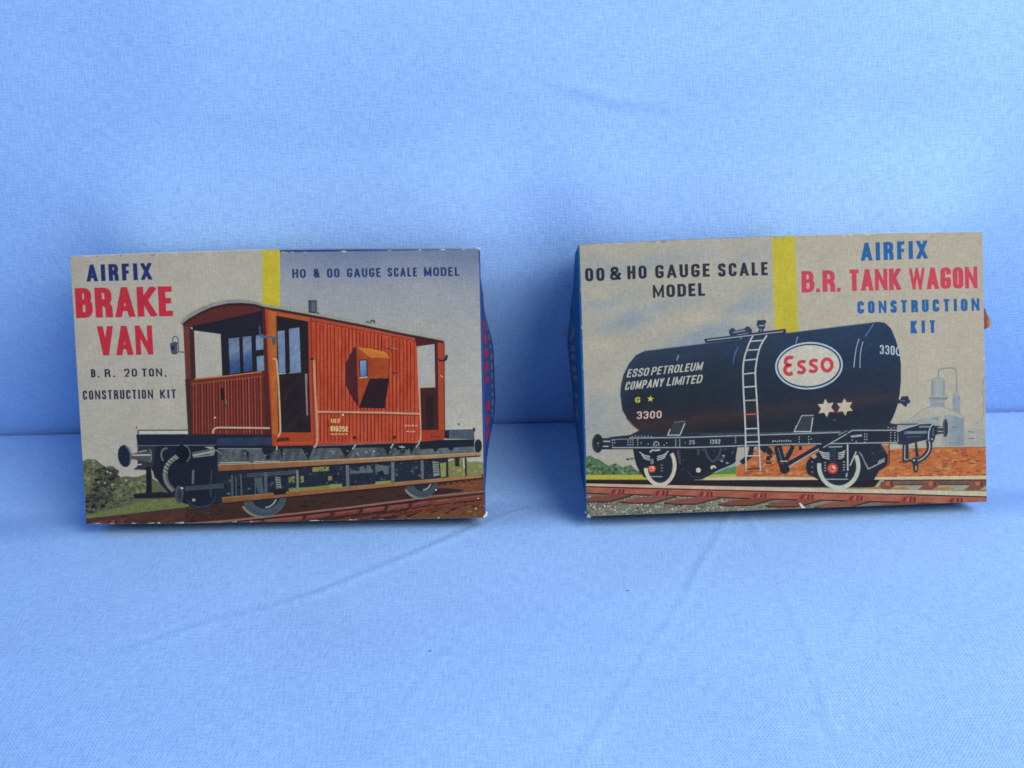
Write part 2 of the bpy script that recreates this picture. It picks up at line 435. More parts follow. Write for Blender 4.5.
def glyph(s, part, ch, x, w, h, st, col, place, L):
    if ch in 'NMW' and w < 3.4 * st: st = st * (.80 if ch == 'N' else .72)
    elif ch in 'KXAV' and w < 3.0 * st: st = st * .94
    bar = .76 if st > .2 * h else .88
    ax, ay = st / 2, st * bar / 2
    if ch == '.': strokes = [[(.5, 0), (.5, 1)]]; hh = st; ay = st / 2
    else: strokes = GL[ch]; hh = h
    def loc(p): return (x + ax + p[0] * (w - st), ay + p[1] * (hh - 2 * ay))
    for k, stn in enumerate(strokes):
        rounded = any(len(p) > 2 for p in stn if p != 'C')
        closed = stn[-1] == 'C'
        P = [p for p in stn if p != 'C']; n = len(P); out = []
        for i, p in enumerate(P):
            q = loc(p)
            if len(p) > 2 and (closed or 0 < i < n - 1):
                pa, pb = loc(P[i - 1]), loc(P[(i + 1) % n])
                la, lb = math.dist(q, pa), math.dist(q, pb)
                d = min(la, lb) * .5 * p[2]
                A = (q[0] + (pa[0] - q[0]) * d / la, q[1] + (pa[1] - q[1]) * d / la); B = (q[0] + (pb[0] - q[0]) * d / lb, q[1] + (pb[1] - q[1]) * d / lb)
                out += [A] + bez(A, (q[0] * .9 + (A[0] + B[0]) * .05, q[1] * .9 + (A[1] + B[1]) * .05), B, 5)[1:-1] + [B]
            else: out.append(q)
        wt = []
        for i in range(len(out)):
            p, q = out[(i - 1) % len(out)] if (i or closed) else out[i], out[(i + 1) % len(out)] if (i < len(out) - 1 or closed) else out[i]
            dx, dy = abs(q[0] - p[0]), abs(q[1] - p[1]); l = math.hypot(dx, dy) or 1
            wt.append(st * (bar + (1 - bar) * (dy / l) ** 1.5))
        if not rounded and len(stn) == 2 and ch in 'NMWAVXK':
            dx = abs(out[0][0] - out[-1][0])
            if dx > .1 * w and abs(out[0][1] - out[-1][1]) > .1 * h: wt = [st * {'N': .92, 'M': .86, 'W': .84}.get(ch, .96)] * 2
        def clip(q):
            for lim, sg in ((0, -1), (hh, 1)):
                o = []
                for i in range(len(q)):
                    A, B = q[i - 1], q[i]; ia, ib = sg * (A[1] - lim) <= 0, sg * (B[1] - lim) <= 0
                    if ia != ib:
                        t = (lim - A[1]) / (B[1] - A[1]); o.append((A[0] + (B[0] - A[0]) * t, lim))
                    if ib: o.append(B)
                q = o
            return [place(*p) for p in q]
        s.line(part, out, wt, col, L=L + k * .6, closed=closed, clip=clip, cap=not closed and not (rounded and ch in 'CGS3265'))

def lerp(a, b, t): return tuple(x + (y - x) * t for x, y in zip(a, b))
def ramp(stops, t):
    if t <= stops[0][0]: return stops[0][1]
    for (a, ca), (b, cb) in zip(stops[:-1], stops[1:]):
        if t <= b: return lerp(ca, cb, (t - a) / (b - a))
    return stops[-1][1]
def jit(c, d): k = random.uniform(-d, d); return tuple(max(0, min(255, v + k + random.uniform(-d, d) * .35)) for v in c)
def blob(cx, cy, r, n=7, sq=.8, ph=0): return [(cx + r * random.uniform(.55, 1.15) * math.cos(6.283 * i / n + ph), cy + r * sq * random.uniform(.55, 1.15) * math.sin(6.283 * i / n + ph)) for i in range(n)]
def inside(x, y, P):
    r = False
    for i in range(len(P)):
        (xa, ya), (xb, yb) = P[i - 1], P[i]
        if (ya > y) != (yb > y) and x < (xb - xa) * (y - ya) / (yb - ya) + xa: r = not r
    return r
def dabs(K, part, region, n, r0, r1, cols, sq=.7, d=10):
    """loose brush dabs inside a region"""
    xs = [p[0] for p in region]; ys = [p[1] for p in region]; k = 0
    while k < n:
        x, y = random.uniform(min(xs), max(xs)), random.uniform(min(ys), max(ys))
        if not inside(x, y, region): continue
        K.poly(part, blob(x, y, random.uniform(r0, r1), 6, sq, random.random()), jit(random.choice(cols), d)); k += 1

def worn_edges(K, panel, quad, n, seed):
    """rubbed spots along the rim of the card where the print has gone"""
    rnd = random.Random(seed); P = panel
    for k in range(n):
        i = rnd.choice((0, 0, 1, 2, 2, 2, 3)); a, b = quad[i], quad[(i + 1) % 4]; t = rnd.random() ** (1.6 if rnd.random() < .5 else .6)
        x, y = a[0] + (b[0] - a[0]) * t, a[1] + (b[1] - a[1]) * t
        l, w = rnd.uniform(.8, 4.2), rnd.uniform(.35, 1.0)
        dx, dy = (b[0] - a[0]), (b[1] - a[1]); m = math.hypot(dx, dy); dx, dy = dx / m, dy / m
        pts = []
        for q in range(9):
            an = 6.283 * q / 9; pts.append((x + dx * l * math.cos(an) * rnd.uniform(.6, 1.2) - dy * w * math.sin(an) * rnd.uniform(.5, 1.4), y + dy * l * math.cos(an) * rnd.uniform(.6, 1.2) + dx * w * math.sin(an) * rnd.uniform(.5, 1.4)))
        c = rnd.choice([(186, 176, 160), (196, 188, 176), (160, 148, 130), (140, 124, 104)])
        K.poly(P, pts, c)
    return P

CREAM = (172, 163, 147)

# ------------------------------------------------------------------ carton bodies
def side_point(w, h, d, sgn, v, t, bulge):
    """point of the bowed end flap: v up the edge 0..1, t from front (0) to back (1)"""
    x, out = 0, 0
    for (va, oa), (vb, ob) in zip(bulge[:-1], bulge[1:]):
        if va <= v <= vb:
            k = (v - va) / (vb - va); k = k * k * (3 - 2 * k); out = oa + (ob - oa) * k
    return (sgn * (w / 2 + .0001 + out * (t ** .8 if t > 0 else 0)), d * t, h * v)

def carton(K, top_cols, side_col, flap_sgn, bulge, edge_col):
    w, h, d = K.w, K.h, K.d
    bm = bmesh.new(); bmesh.ops.create_cube(bm, size=1)
    for v in bm.verts: v.co = Vector((v.co.x * w, (v.co.y + .5) * d, (v.co.z + .5) * h))
    bmesh.ops.bevel(bm, geom=list(bm.edges), offset=.00045, segments=2, affect='EDGES', profile=.6)
    for v in bm.verts:
        v.co.x *= 1 - .0028 * max(0, v.co.y / d) / (w / 2)
    # cut the top so its print can change colour
    xs = sorted(x for x, _ in top_cols)
    for x in xs[1:]:
        bmesh.ops.bisect_plane(bm, geom=bm.verts[:] + bm.edges[:] + bm.faces[:], plane_co=(x, 0, 0), plane_no=(1, 0, 0))
    for x in [-.05 + .01 * i for i in range(11)] + [p[0] for p in K.top[1:-1] + K.bot[1:-1]]:
        bmesh.ops.bisect_plane(bm, geom=bm.verts[:] + bm.edges[:] + bm.faces[:], plane_co=(x + 1e-5, 0, 0), plane_no=(1, 0, 0))
    def bow(line, x):
        for (a, za), (b, zb) in zip(line[:-1], line[1:]):
            if a <= x <= b: return za + (zb - za) * (x - a) / (b - a)
        return 0
    for v in bm.verts:
        v.co.z += bow(K.top, v.co.x) if v.co.z > h / 2 else bow(K.bot, v.co.x)
    me = bpy.data.meshes.new('carton'); bm.to_mesh(me); bm.free()
    at = me.color_attributes.new('ink', 'FLOAT_COLOR', 'CORNER')
    for p in me.polygons:
        n, c = p.normal, p.center
        if n.z > .5:
            col = [q for x, q in top_cols if c.x >= x][-1]
        elif abs(n.x) > .8: col = side_col
        elif n.y < -.9: col = CREAM
        elif n.z < -.5: col = edge_col
        elif abs(n.x) > .3 and n.y < -.3: col = edge_col
        else: col = side_col
        for li in p.loop_indices: at.data[li].color = ink(col)
    me.materials.append(M_PRINT)
    o = bpy.data.objects.new('carton', me); COL.objects.link(o); o.parent = K.root
    # bowed end flap
    nv, nt = 30, 8; V = []; F = []
    for j in range(nv + 1):
        for i in range(nt + 1): V.append(side_point(w, h, d, flap_sgn, .006 + .988 * j / nv, i / nt, bulge))
    for j in range(nv):
        for i in range(nt):
            a = j * (nt + 1) + i; q = (a, a + 1, a + nt + 2, a + nt + 1); F.append(q if flap_sgn > 0 else q[::-1])
    me = bpy.data.meshes.new('end_flap'); me.from_pydata(V, [], F)
    at = me.color_attributes.new('ink', 'FLOAT_COLOR', 'POINT')
    for i in range(len(V)): at.data[i].color = ink(side_col)
    me.materials.append(M_PRINT)
    for p in me.polygons: p.use_smooth = True
    fo = bpy.data.objects.new('end_flap', me); COL.objects.link(fo); fo.parent = o
    sm = fo.modifiers.new('card', 'SOLIDIFY'); sm.thickness = .0004; sm.offset = -1
    return o, fo

def flap_text(K, flap, sgn, bulge, word, v0, v1, t0, t1, st, col, name='side_lettering'):
    """letters printed on the flap reading downwards"""
    acc = Part(K, name, None)
    class Sink:
        def line(s, part, pts, w, c, L=0, closed=False, clip=None, cap=False):
            Kit.line(s, part, pts, w, c, L=L, closed=closed, clip=clip, cap=cap)
        def layer(s, pts, extra=0): return 0
        def raw(s, part, pts, cols, L):
            # subdivide along the reading direction so the letters follow the bow
            n = len(part.v)
            for (p, c) in zip(pts, cols):
                q = side_point(K.w, K.h, K.d, sgn, p[0] / 1000, p[1] / 1000, bulge)
                part.v.append((q[0] + sgn * (.00006 + 6e-6 * L), q[1], q[2])); part.c.append(c)
            part.f.append(list(range(n, n + len(pts))))
    sk = Sink(); h = (t1 - t0) * 1000
    ws = [st * 1000 if ch == 'I' else (0 if ch == ' ' else 1000 * WID.get(ch, 1.0)) for ch in word]
    gap = .012 * 1000; sp = .035 * 1000
    fixed = sum(w for w, ch in zip(ws, word) if ch == 'I') + gap * (len(word) - 1) + sp * word.count(' ')
    k = ((v0 - v1) * 1000 - fixed) / sum(w for w, ch in zip(ws, word) if ch not in 'I ')
    pos = 0
    for ch, w in zip(word, ws):
        if ch == ' ': pos += sp + gap; continue
        cw = w if ch == 'I' else w * k
        if sgn > 0: pl = lambda u, v: (v0 * 1000 - u, t0 * 1000 + v)
        else: pl = lambda u, v: (v0 * 1000 - u, t0 * 1000 + h - v)
        glyph(sk, acc, ch, pos, cw, h, st * 1000, col, pl, 1)
        pos += cw + gap
    me = bpy.data.meshes.new(name); me.from_pydata(acc.v, [], acc.f)
    at = me.color_attributes.new('ink', 'FLOAT_COLOR', 'POINT')
    for i, c in enumerate(acc.c): at.data[i].color = c
    me.materials.append(M_PRINT)
    o = bpy.data.objects.new(name, me); COL.objects.link(o); o.parent = flap
    return o

def frayed_corner(K, parent, at, r, col, seed):
    rnd = random.Random(seed); bm = bmesh.new()
    for k in range(7):
        c = Vector(at) + Vector((rnd.uniform(-1, 1), rnd.uniform(-.4, .4), rnd.uniform(-1, 1))) * r * .7
        m = bmesh.ops.create_icosphere(bm, subdivisions=1, radius=r * rnd.uniform(.25, .55))
        for v in m['verts']:
            v.co = Vector((v.co.x * rnd.uniform(.5, 1.5), v.co.y * .5, v.co.z * rnd.uniform(.4, 1.4))) + c
    me = bpy.data.meshes.new('frayed_corner'); bm.to_mesh(me); bm.free()
    at_ = me.color_attributes.new('ink', 'FLOAT_COLOR', 'POINT')
    for i in range(len(me.vertices)): at_.data[i].color = ink(col)
    me.materials.append(M_PRINT)
    o = bpy.data.objects.new('frayed_corner', me); COL.objects.link(o); o.parent = parent
    return o

def kit_root(name, x, y, yaw, lean, d, label):
    o = bpy.data.objects.new(name, None); COL.objects.link(o); o.empty_display_size = .02
    o.location = (x, y, d * math.sin(lean)); o.rotation_euler = (-lean, 0, yaw)
    o['label'] = label; o['category'] = 'kit box'
    return o
BOX_W, BOX_D = .116, .024
# ------------------------------------------------------------------ left carton: brake van kit
def brake_van_box():
    root = kit_root('kit_box', -.0666, .22856, -.01157, .44353, BOX_D,
                    'cream and blue card kit box with a red-brown railway brake van pictured on its front')
    K = Kit(root, [(69.1, 256.35), (479.3, 248.2), (485.3, 517.8), (85.8, 524.7)], BOX_W, .0773, BOX_D,
            [(-.058, 0), (-.035, .0005), (-.005, .00085), (.02, .0007), (.058, 0)], [(-.058, 0), (-.03, -.0003), (0, -.0002), (.058, 0)])
    bulge = [(0, -.0022), (.12, -.0004), (.42, .0028), (.60, .0026), (.80, -.0002), (1, -.0018)]
    NAVY = (38, 52, 108)
    body, flap = carton(K, [(-9, (236, 222, 204)), (-.0035, (190, 178, 60)), (.0013, (40, 66, 130))], (42, 70, 132), 1, bulge, (120, 112, 104))  # cream top set paler than the front, to bounce more light on the cloth
    flap_text(K, flap, 1, bulge, 'BRAKE VAN', .735, .28, .12, .42, .026, (160, 44, 62))
    flap_text(K, flap, 1, bulge, 'CONSTRUCTION KIT', .80, .20, .62, .80, .014, (96, 108, 120))
    frayed_corner(K, body, (BOX_W / 2 - .0004, .0003, .0006), .0011, (215, 212, 205), 3)
    frayed_corner(K, body, (BOX_W / 2 - .0004, .0004, .0770), .0006, (200, 196, 186), 5)

    panel = K.part('front_panel')
    K.grid(panel, (60, 240), (495, 240), (495, 535), (60, 535), 40, 28,
           lambda x, y: lerp((173, 164, 148), (165, 155, 139), max(0, min(1, (300 - y) / 60)) * .6 + .4 * max(0, (95 - x) / 30)))
    sky = K.part('sky_print', panel, M_SCREEN)
    K.grid(sky, (279.4, 249.5), (490, 245), (490, 475), (280.5, 475), 20, 40,
           lambda x, y: ramp([(252, (108, 118, 140)), (262, (120, 128, 147)), (285, (142, 143, 148)), (320, (154, 152, 147)), (370, (164, 159, 149)), (430, (172, 164, 150))],
                             y + 10 * math.sin(x * .05) * .4 - (x - 380) * .03))
    st = K.part('yellow_stripe', panel)
    K.poly(st, [(261.9, 246), (279.5, 246), (280, 306), (262.4, 306)], (186, 168, 50))
    bl = K.part('blue_edging', panel)
    K.poly(bl, [(279.6, 244), (490, 238), (490, 249.0), (279.6, 252.4)], (38, 64, 128))
    bl = K.part('blue_edging', panel)
    K.poly(bl, [(479.4, 244), (490, 244), (492, 530), (484.4, 530)], (34, 50, 98))

    # lettering
    T = K.part('title_lettering', panel)
    K.text(T, 'AIRFIX', 86.6, 151.8, 281.9, 279.9, 16.9, 4.3, (34, 46, 98), -.055, .20)
    T.label = 'navy maker lettering above the red title'
    T = K.part('title_lettering', panel); T.label = 'large red two line title'
    K.text(T, 'BRAKE', 75.9, 173.8, 318.4, 316.3, 30, 7.3, (184, 44, 58), -.055, .085)
    K.text(T, 'VAN', 98.2, 153.2, 355.9, 354.8, 29.4, 6.7, (184, 44, 58), -.05, .09)
    T = K.part('small_lettering', panel)
    for w, a, b, yl, yr in (('B', 91, 95.6, 377.7, 377.6), ('R', 104.6, 110.5, 377.5, 377.4), ('20', 124.2, 137.2, 377.1, 376.9), ('TON', 141.8, 162.2, 376.9, 376.6)):
        K.text(T, w, a, b, yl, yr, 8.2, 1.9, (44, 44, 58), -.05, .22)
    for x, y in ((98.6, 377), (114.1, 376.8), (165.6, 376.3)): K.ell(T, x, y - .2, 1.0, 1.0, (44, 44, 58), n=10)
    K.text(T, 'CONSTRUCTION', 82.9, 153.2, 400.0, 398.9, 9.3, 1.9, (42, 46, 66), -.05, .17)
    K.text(T, 'KIT', 160.1, 176.2, 398.8, 398.4, 9.0, 1.9, (42, 46, 66), -.05, .22)
    T = K.part('small_lettering', panel)
    for w, a, b, yl, yr in (('HO', 292.1, 305.7, 278.1, 277.9), ('&', 313.3, 319.4, 277.7, 277.6), ('OO', 326.8, 339.4, 277.6, 277.4), ('GAUGE', 346.6, 380.8, 277.3, 276.9),
                            ('SCALE', 387.3, 417, 276.7, 276.4), ('MODEL', 423.8, 459.4, 276.3, 275.7)):
        K.text(T, w, a, b, yl, yr, 9.0, 2.1, (40, 54, 98), -.03, .17)

    # landscape
    land = K.part('bushes_print', panel)
    K.poly(land, [(447, 462), (452, 460), (458, 457), (464, 459), (470, 462), (475, 461), (483, 462), (484, 478), (446, 480)], (120, 120, 70))
    dabs(K, land, [(447, 463), (462, 460), (484, 464), (484, 476), (447, 478)], 26, .9, 2.6, [(142, 140, 62), (112, 112, 64), (150, 138, 112), (134, 134, 76)])
    land = K.part('bushes_print', panel)
    bushes = [(78, 463), (88, 459.3), (96, 459.8), (100.8, 464), (105.5, 466.9), (112.5, 465.7), (116, 469), (119.5, 477.4), (126.6, 476.2), (136, 477.4), (146.5, 474), (176, 474), (186, 508), (132, 514), (82, 521)]
    K.poly(land, bushes, (92, 94, 68))
    dabs(K, land, [(80, 464), (96, 461), (100, 476), (96, 492), (83, 490)], 90, 1.0, 3.4, [(104, 106, 72), (92, 94, 64), (76, 80, 58), (118, 118, 86)])
    dabs(K, land, [(95, 470), (106, 467), (117, 470), (119, 480), (112, 494), (98, 514), (85, 516), (86, 500), (94, 486)], 210, 1.2, 4.0, [(50, 50, 46), (42, 42, 42), (60, 60, 52), (70, 70, 56), (82, 82, 62)])
    dabs(K, land, [(118, 479), (150, 475), (150, 497), (112, 500), (110, 486)], 130, .9, 3.2, [(104, 104, 72), (84, 86, 62), (66, 66, 54), (122, 120, 82), (74, 74, 58)])
    dabs(K, land, [(100, 500), (132, 500), (150, 503), (110, 512)], 36, .8, 2.0, [(52, 52, 46), (72, 74, 54)])
    K.poly(land, [(84, 516), (112, 509), (150, 500), (186, 497), (196, 504), (186, 508), (132, 514), (84.5, 521)], (104, 110, 66))
    dabs(K, land, [(110, 509), (150, 500), (184, 499), (186, 506), (132, 512)], 50, .6, 1.7, [(124, 130, 72), (84, 88, 58), (140, 140, 84), (70, 70, 54)], .5)
    for x, y in ((98.6, 482.6), (104.8, 483), (107.5, 472), (110.5, 473), (126, 480.5)): K.poly(land, blob(x, y, 1.5, 6), (160, 152, 138))

    # track and ballast
    tr = K.part('track_print', panel)
    K.grid(tr, (80, 519.5), (187, 507), (187, 530), (80, 530), 16, 4, lambda x, y: lerp((64, 42, 36), (86, 52, 42), random.random()))
    K.poly(tr, [(186.5, 507), (222, 500), (350, 487), (440, 480), (484, 474), (490, 535), (186.5, 535)], (60, 38, 32))
    K.poly(tr, [(432, 486), (484, 475), (490, 535), (415, 535), (380, 530), (415, 505)], (104, 64, 42))
    dabs(K, tr, [(395, 517), (420, 509), (484, 503), (484, 520), (400, 522)], 90, .8, 3.2, [(128, 82, 48), (108, 68, 42), (90, 56, 38), (138, 94, 56), (84, 70, 46)], .35)
    dabs(K, tr, [(440, 486), (484, 478), (484, 492), (452, 494), (436, 490)], 50, .8, 3.4, [(122, 58, 42), (104, 48, 38), (132, 78, 48)], .3)
    K.poly(tr, smooth([(432, 489), (446, 487.5), (468, 489.8), (452, 493), (430, 496), (405, 500), (404, 492), (432, 489)], 1), (48, 32, 30))
    dabs(K, tr, [(190, 511), (230, 503), (350, 490), (405, 486), (405, 498), (350, 505), (240, 518), (190, 522)], 110, 1, 4.5, [(48, 34, 32), (38, 28, 28), (66, 42, 36), (56, 36, 32)], .25, 5)
    dabs(K, tr, [(86, 521), (186, 508), (222, 503), (222, 522), (86, 525)], 90, .8, 3, [(78, 46, 38), (50, 34, 32), (98, 56, 42), (60, 40, 36)], .3, 6)
    K.line(tr, [(150, 526), (190, 523.5), (230, 520.6), (290, 514), (350, 507.2), (412, 499.2), (429, 496.2), (484, 491)], [1.5, 1.8, 2, 1.8, 1.8, 1.8, 1.6, 1.4], (136, 94, 82))
    K.line(tr, [(186, 525.6), (240, 521.6), (350, 509.2), (412, 501.2), (484, 493)], 1.3, (46, 28, 28))
    top = [(225, 523.4), (262, 519.5), (304, 515.4), (332, 512), (361, 508.5), (386, 505.5), (410, 503), (432, 500), (452, 497.6), (484, 494)]
    for (a, b) in zip(top[:-1], top[1:]):
        g = 2.2; t = g / (b[0] - a[0])
        a2 = lerp(a, b, t)
        K.poly(tr, [a2, (b[0] - 1, b[1] + .3), (b[0] - 2, b[1] + 4.6), (a2[0] - 1, a2[1] + 5)], jit((112, 56, 46), 10))
        K.line(tr, [(a2[0] + 2, a2[1] + 1.4), (b[0] - 4, b[1] + 1.6)], .8, jit((150, 82, 64), 8))
        K.line(tr, [(a2[0] - 1, a2[1] + 5.6), (b[0] - 2, b[1] + 5.2)], 1.1, (42, 28, 28))
    low = [(300, 524), (328, 520.5), (352, 517.6), (378, 514), (402, 511.8), (424, 508.8), (446, 505.5), (466, 503), (486, 500.5)]
    for (a, b) in zip(low[:-1], low[1:]):
        K.poly(tr, [(a[0] + 2, a[1]), (b[0] - 1, b[1]), (b[0] - 2, b[1] + 2.8), (a[0] + 1, a[1] + 3)], jit((112, 50, 42), 12))
        K.poly(tr, [(a[0] + 4, a[1] + 3.4), (b[0] - 4, b[1] + 3), (b[0] - 9, b[1] + 5.2), (a[0] + 6, a[1] + 5.2)], jit((50, 32, 30), 6))
    for a in range(8):
        x = 438 + a * 6; K.poly(tr, [(x, 483.6 - a * .9), (x + 3.4, 483.0 - a * .9), (x + 2.4, 485.4 - a * .9), (x - 1, 486 - a * .9)], (70, 34, 32))
    for x in (92, 98, 104, 112, 121): K.poly(tr, [(x, 522.6 - (x - 92) * .09), (x + 3.6, 521.6 - (x - 92) * .09), (x + 2.2, 524), (x - 1.5, 524.5)], jit((120, 62, 44), 10))
    for x, y in ((438.6, 517.5), (455.4, 519.8), (478.2, 498), (476, 508)): K.ell(tr, x, y, .8, .7, (205, 198, 190), n=8)

    dabs(K, tr, [(300, 519), (484, 497), (484, 508), (420, 516), (300, 525)], 120, .8, 2.8, [(96, 48, 38), (58, 36, 32), (120, 62, 44), (44, 30, 28)], .3, 8)
    # wagon picture: underframe first
    wag = K.part('wagon_picture', panel)
    DK, DK2 = (28, 31, 42), (38, 43, 58)
    # wheels
    for (cx, cy, rx, ry, c1) in ((264.5, 496.5, 22.6, 20.6, (70, 77, 82)), (422, 481, 16.8, 17.2, (64, 72, 78)), (201, 493, 18, 17.4, (34, 40, 50))):
        wh = K.part('wheel', wag)
        if cx > 210:
            K.line(wh, arc(cx - 2, cy - .6, rx, ry, 0, 60, 150, 20), 2.4, (122, 118, 106))
        K.ell(wh, cx, cy, rx - .6, ry - .6, c1)
        K.ell(wh, cx + 1, cy - 1.4, rx * .66, ry * .66, (34, 40, 50))
        K.line(wh, arc(cx + 1, cy - 2, rx * .5, ry * .62, 0, 20, 90, 14), 1.5 if cx > 210 else .9, (140, 142, 138) if cx > 210 else (58, 66, 76))
        K.line(wh, arc(cx, cy, rx * .84, ry * .84, 0, 10, 150, 18), .9, (60, 66, 72))
        if cx > 400: K.ell(wh, 436, 489.5, .8, .8, (215, 215, 210), n=8)
    K.poly(wag, smooth([(153, 446), (218, 446), (222, 470), (226, 502), (215, 504), (188, 505.5), (173, 497), (160, 483), (150, 468), (153, 446)], 1), DK)
    K.poly(wag, [(216, 462), (447, 452), (447, 480), (430, 481), (216, 503)], (32, 38, 50))
    for p in ([(312.6, 467.3), (329, 466), (329, 470.5), (312.4, 471.8)], [(288.6, 477), (295, 476), (295.4, 482), (288.8, 483)], [(300.4, 476), (303.8, 475.6), (304, 482), (300.5, 482.4)],
              [(328.2, 476), (332, 475.6), (332, 480), (328.2, 480.4)], [(289, 488), (310, 487), (341, 483.4), (341, 488), (289, 493)], [(330, 484), (342, 483.6), (342, 489), (330, 490)],
              [(375.6, 481.5), (391, 480.2), (391, 484.6), (375, 486.4)], [(440, 463), (446, 462), (446, 476), (441, 477)]):
        K.poly(wag, p, jit((122, 126, 62), 8))
    dabs(K, wag, [(226, 474), (300, 468), (345, 466), (345, 482), (226, 496)], 110, .8, 2.6, [(52, 58, 66), (24, 26, 34), (70, 76, 80), (40, 44, 50)])
    dabs(K, wag, [(350, 464), (440, 458), (440, 474), (350, 484)], 100, .8, 2.6, [(52, 58, 66), (24, 28, 38), (76, 84, 86), (36, 42, 52)])
    for p in ([(350, 471), (373, 470), (373, 472.4), (350, 473.5)], [(360, 466.5), (364, 466), (366, 471), (359, 472)], [(367, 466.5), (370, 466), (373, 471), (366, 471.5)], [(375.5, 464), (388.6, 466), (388.6, 474), (384, 474), (383, 470), (375.5, 472)]):
        K.poly(wag, p, (86, 94, 94))
    for x, a, b, w in ((232, 475, 496, 2.2), (236, 476, 496, 1.2), (241, 474, 495, 1.6), (255, 474, 494, 1.0), (265.7, 472, 493, 3.2)): K.line(wag, [(x, a), (x + .6, b)], w, (76, 82, 84))
    K.poly(wag, [(254, 478), (262, 477), (264, 493), (259, 494)], (72, 80, 84))
    for i in range(3): K.line(wag, [(247, 474 + i * 1.4), (296, 470.4 + i * 1.4)], .6, (86, 88, 86))
    K.line(wag, arc(201, 493, 15, 14.4, 0, 10, 150, 18), .9, (56, 62, 70)); K.ell(wag, 194, 500, 1.8, 1.6, (150, 150, 96), n=10)
    K.poly(wag, [(185, 486.4), (224, 483.2), (224, 488), (185, 491)], (60, 66, 70))
    K.line(wag, [(212, 470), (210.8, 483), (211, 497)], 1.4, (54, 60, 72))
    # footboards
    fb = K.part('footboard', wag)
    K.grid(fb, (222, 497.4), (481.5, 474.4), (481.5, 477.2), (222.6, 503), 24, 1, lambda x, y: jit(lerp((128, 80, 48), (152, 106, 64), (x - 222) / 260), 8))
    K.line(fb, [(222, 497.6), (350, 486.4), (481.5, 474.5)], .8, (146, 112, 72)); K.line(fb, [(223, 503.3), (350, 491), (481, 478)], 1.0, (40, 26, 26))
    fb = K.part('footboard', wag)
    K.grid(fb, (218, 464.6), (481.8, 451.8), (481, 455), (218.6, 471.4), 24, 1, lambda x, y: jit(lerp((128, 78, 48), (156, 116, 78), min(1, (x - 218) / 180)), 8))
    K.line(fb, [(218, 464.7), (350, 459.2), (481.6, 452)], .9, (166, 148, 112)); K.line(fb, [(219, 471.6), (350, 464.5), (480, 455.6)], 1.1, (34, 28, 32))
    for x, a, b, w, c in ((297.4, 470, 491, 2.2, (118, 120, 116)), (347.4, 465, 486.5, 3.2, (96, 102, 102)), (392.6, 461.6, 481.6, 3.2, (96, 102, 102)), (422, 460, 478.6, 2.8, (92, 98, 100)),
                          (447, 457, 477, 2.0, (36, 36, 44)), (465.6, 456.5, 476, 1.6, (44, 44, 50)), (457, 457, 466, 4.2, (34, 34, 42)), (463.5, 459, 468, 1.2, (190, 186, 176))):
        K.line(wag, [(x, a), (x + .5, b)], w, c)
    for x, y, w, h in ((278.4, 482.4, 6, 12), (436, 468, 7, 14)):
        ab = K.part('axle_box', wag)
        K.poly(ab, [(x - w / 2, y - h / 2), (x + w / 2 - 1, y - h / 2 + 1), (x + w / 2, y + h / 2), (x - w / 2 + 1, y + h / 2 + 1)], (128, 128, 122))
        for i in range(5): K.line(ab, [(x - w / 2 + .8, y - h / 2 + 2 + i * 2.3), (x + w / 2 - .8, y - h / 2 + 2.4 + i * 2.3)], .9, (46, 50, 58))
    K.poly(wag, [(273, 489), (286, 488), (286, 494), (274, 495)], (30, 28, 32))
    # solebar
    K.poly(wag, [(214, 444.5), (274, 444.5), (316, 443.6), (420, 440), (474.5, 439), (474.6, 447), (420, 449), (316, 451), (214, 450)], DK)
    K.grid(wag, (218, 449.4), (476, 446), (476, 452.2), (218, 464.4), 60, 1, lambda x, y: jit((74, 79, 79), 18))
    for p in ([(261.6, 449), (274.5, 449), (268, 461.7)], [(301.5, 448), (313.4, 448), (308.5, 459.3)], [(340, 447), (354, 446), (346, 457.6)], [(383, 446), (393.4, 445), (387.5, 455.4)],
              [(392, 445), (414.6, 444), (402, 453.6)], [(409, 446), (416, 444), (411, 454.6)], [(430, 444), (444, 443), (437, 452)], [(446, 443), (456, 443), (451, 451)], [(246, 450), (249, 450), (248.5, 462)], [(280, 448), (283, 448), (282.6, 461)]):
        K.poly(wag, p, DK)
    K.line(wag, [(218, 448.6), (262, 448.6)], .9, (122, 126, 128)); K.line(wag, [(318, 445.6), (372, 443.6), (400, 442.4)], .8, (96, 106, 112))
    for a, b in (((352.6, 449), (355.8, 444.4)), ((390.6, 448), (393.4, 443.4)), ((416, 447), (419.6, 442.4)), ((277, 446), (277, 450))): K.line(wag, [a, b], 1.4, (150, 152, 148))
    for x, y, c in ((366, 452, (172, 152, 132)), (374, 451, (158, 156, 150)), (372, 453.6, (150, 140, 128)), (402, 446.6, (150, 154, 154)), (357.6, 453, (140, 138, 130))): K.poly(wag, blob(x, y, 1.7, 6, .7), c)
    K.line(wag, [(399, 446.4), (405, 447)], 1.1, (150, 156, 158))
    K.line(wag, [(220, 462.8), (250, 462)], .8, (176, 172, 160)); K.line(wag, [(254, 461.6), (280, 461)], .8, (160, 158, 148))
    dabs(K, wag, [(218, 451), (474, 447), (474, 451), (300, 459), (218, 463)], 150, .5, 1.6, [(58, 64, 70), (104, 108, 104), (46, 52, 62), (122, 122, 114)], .6, 8)
    # headstock, left
    K.poly(wag, [(136.5, 434.6), (274, 433.8), (274, 445.8), (213, 446.6), (138, 446)], (31, 35, 49))
    K.grid(wag, (217, 438), (274, 437), (274, 445), (217, 445.6), 10, 2, lambda x, y: jit((44, 54, 74), 6))
    K.line(wag, [(137, 445.7), (195, 445.3), (216, 445)], .8, (94, 100, 104))
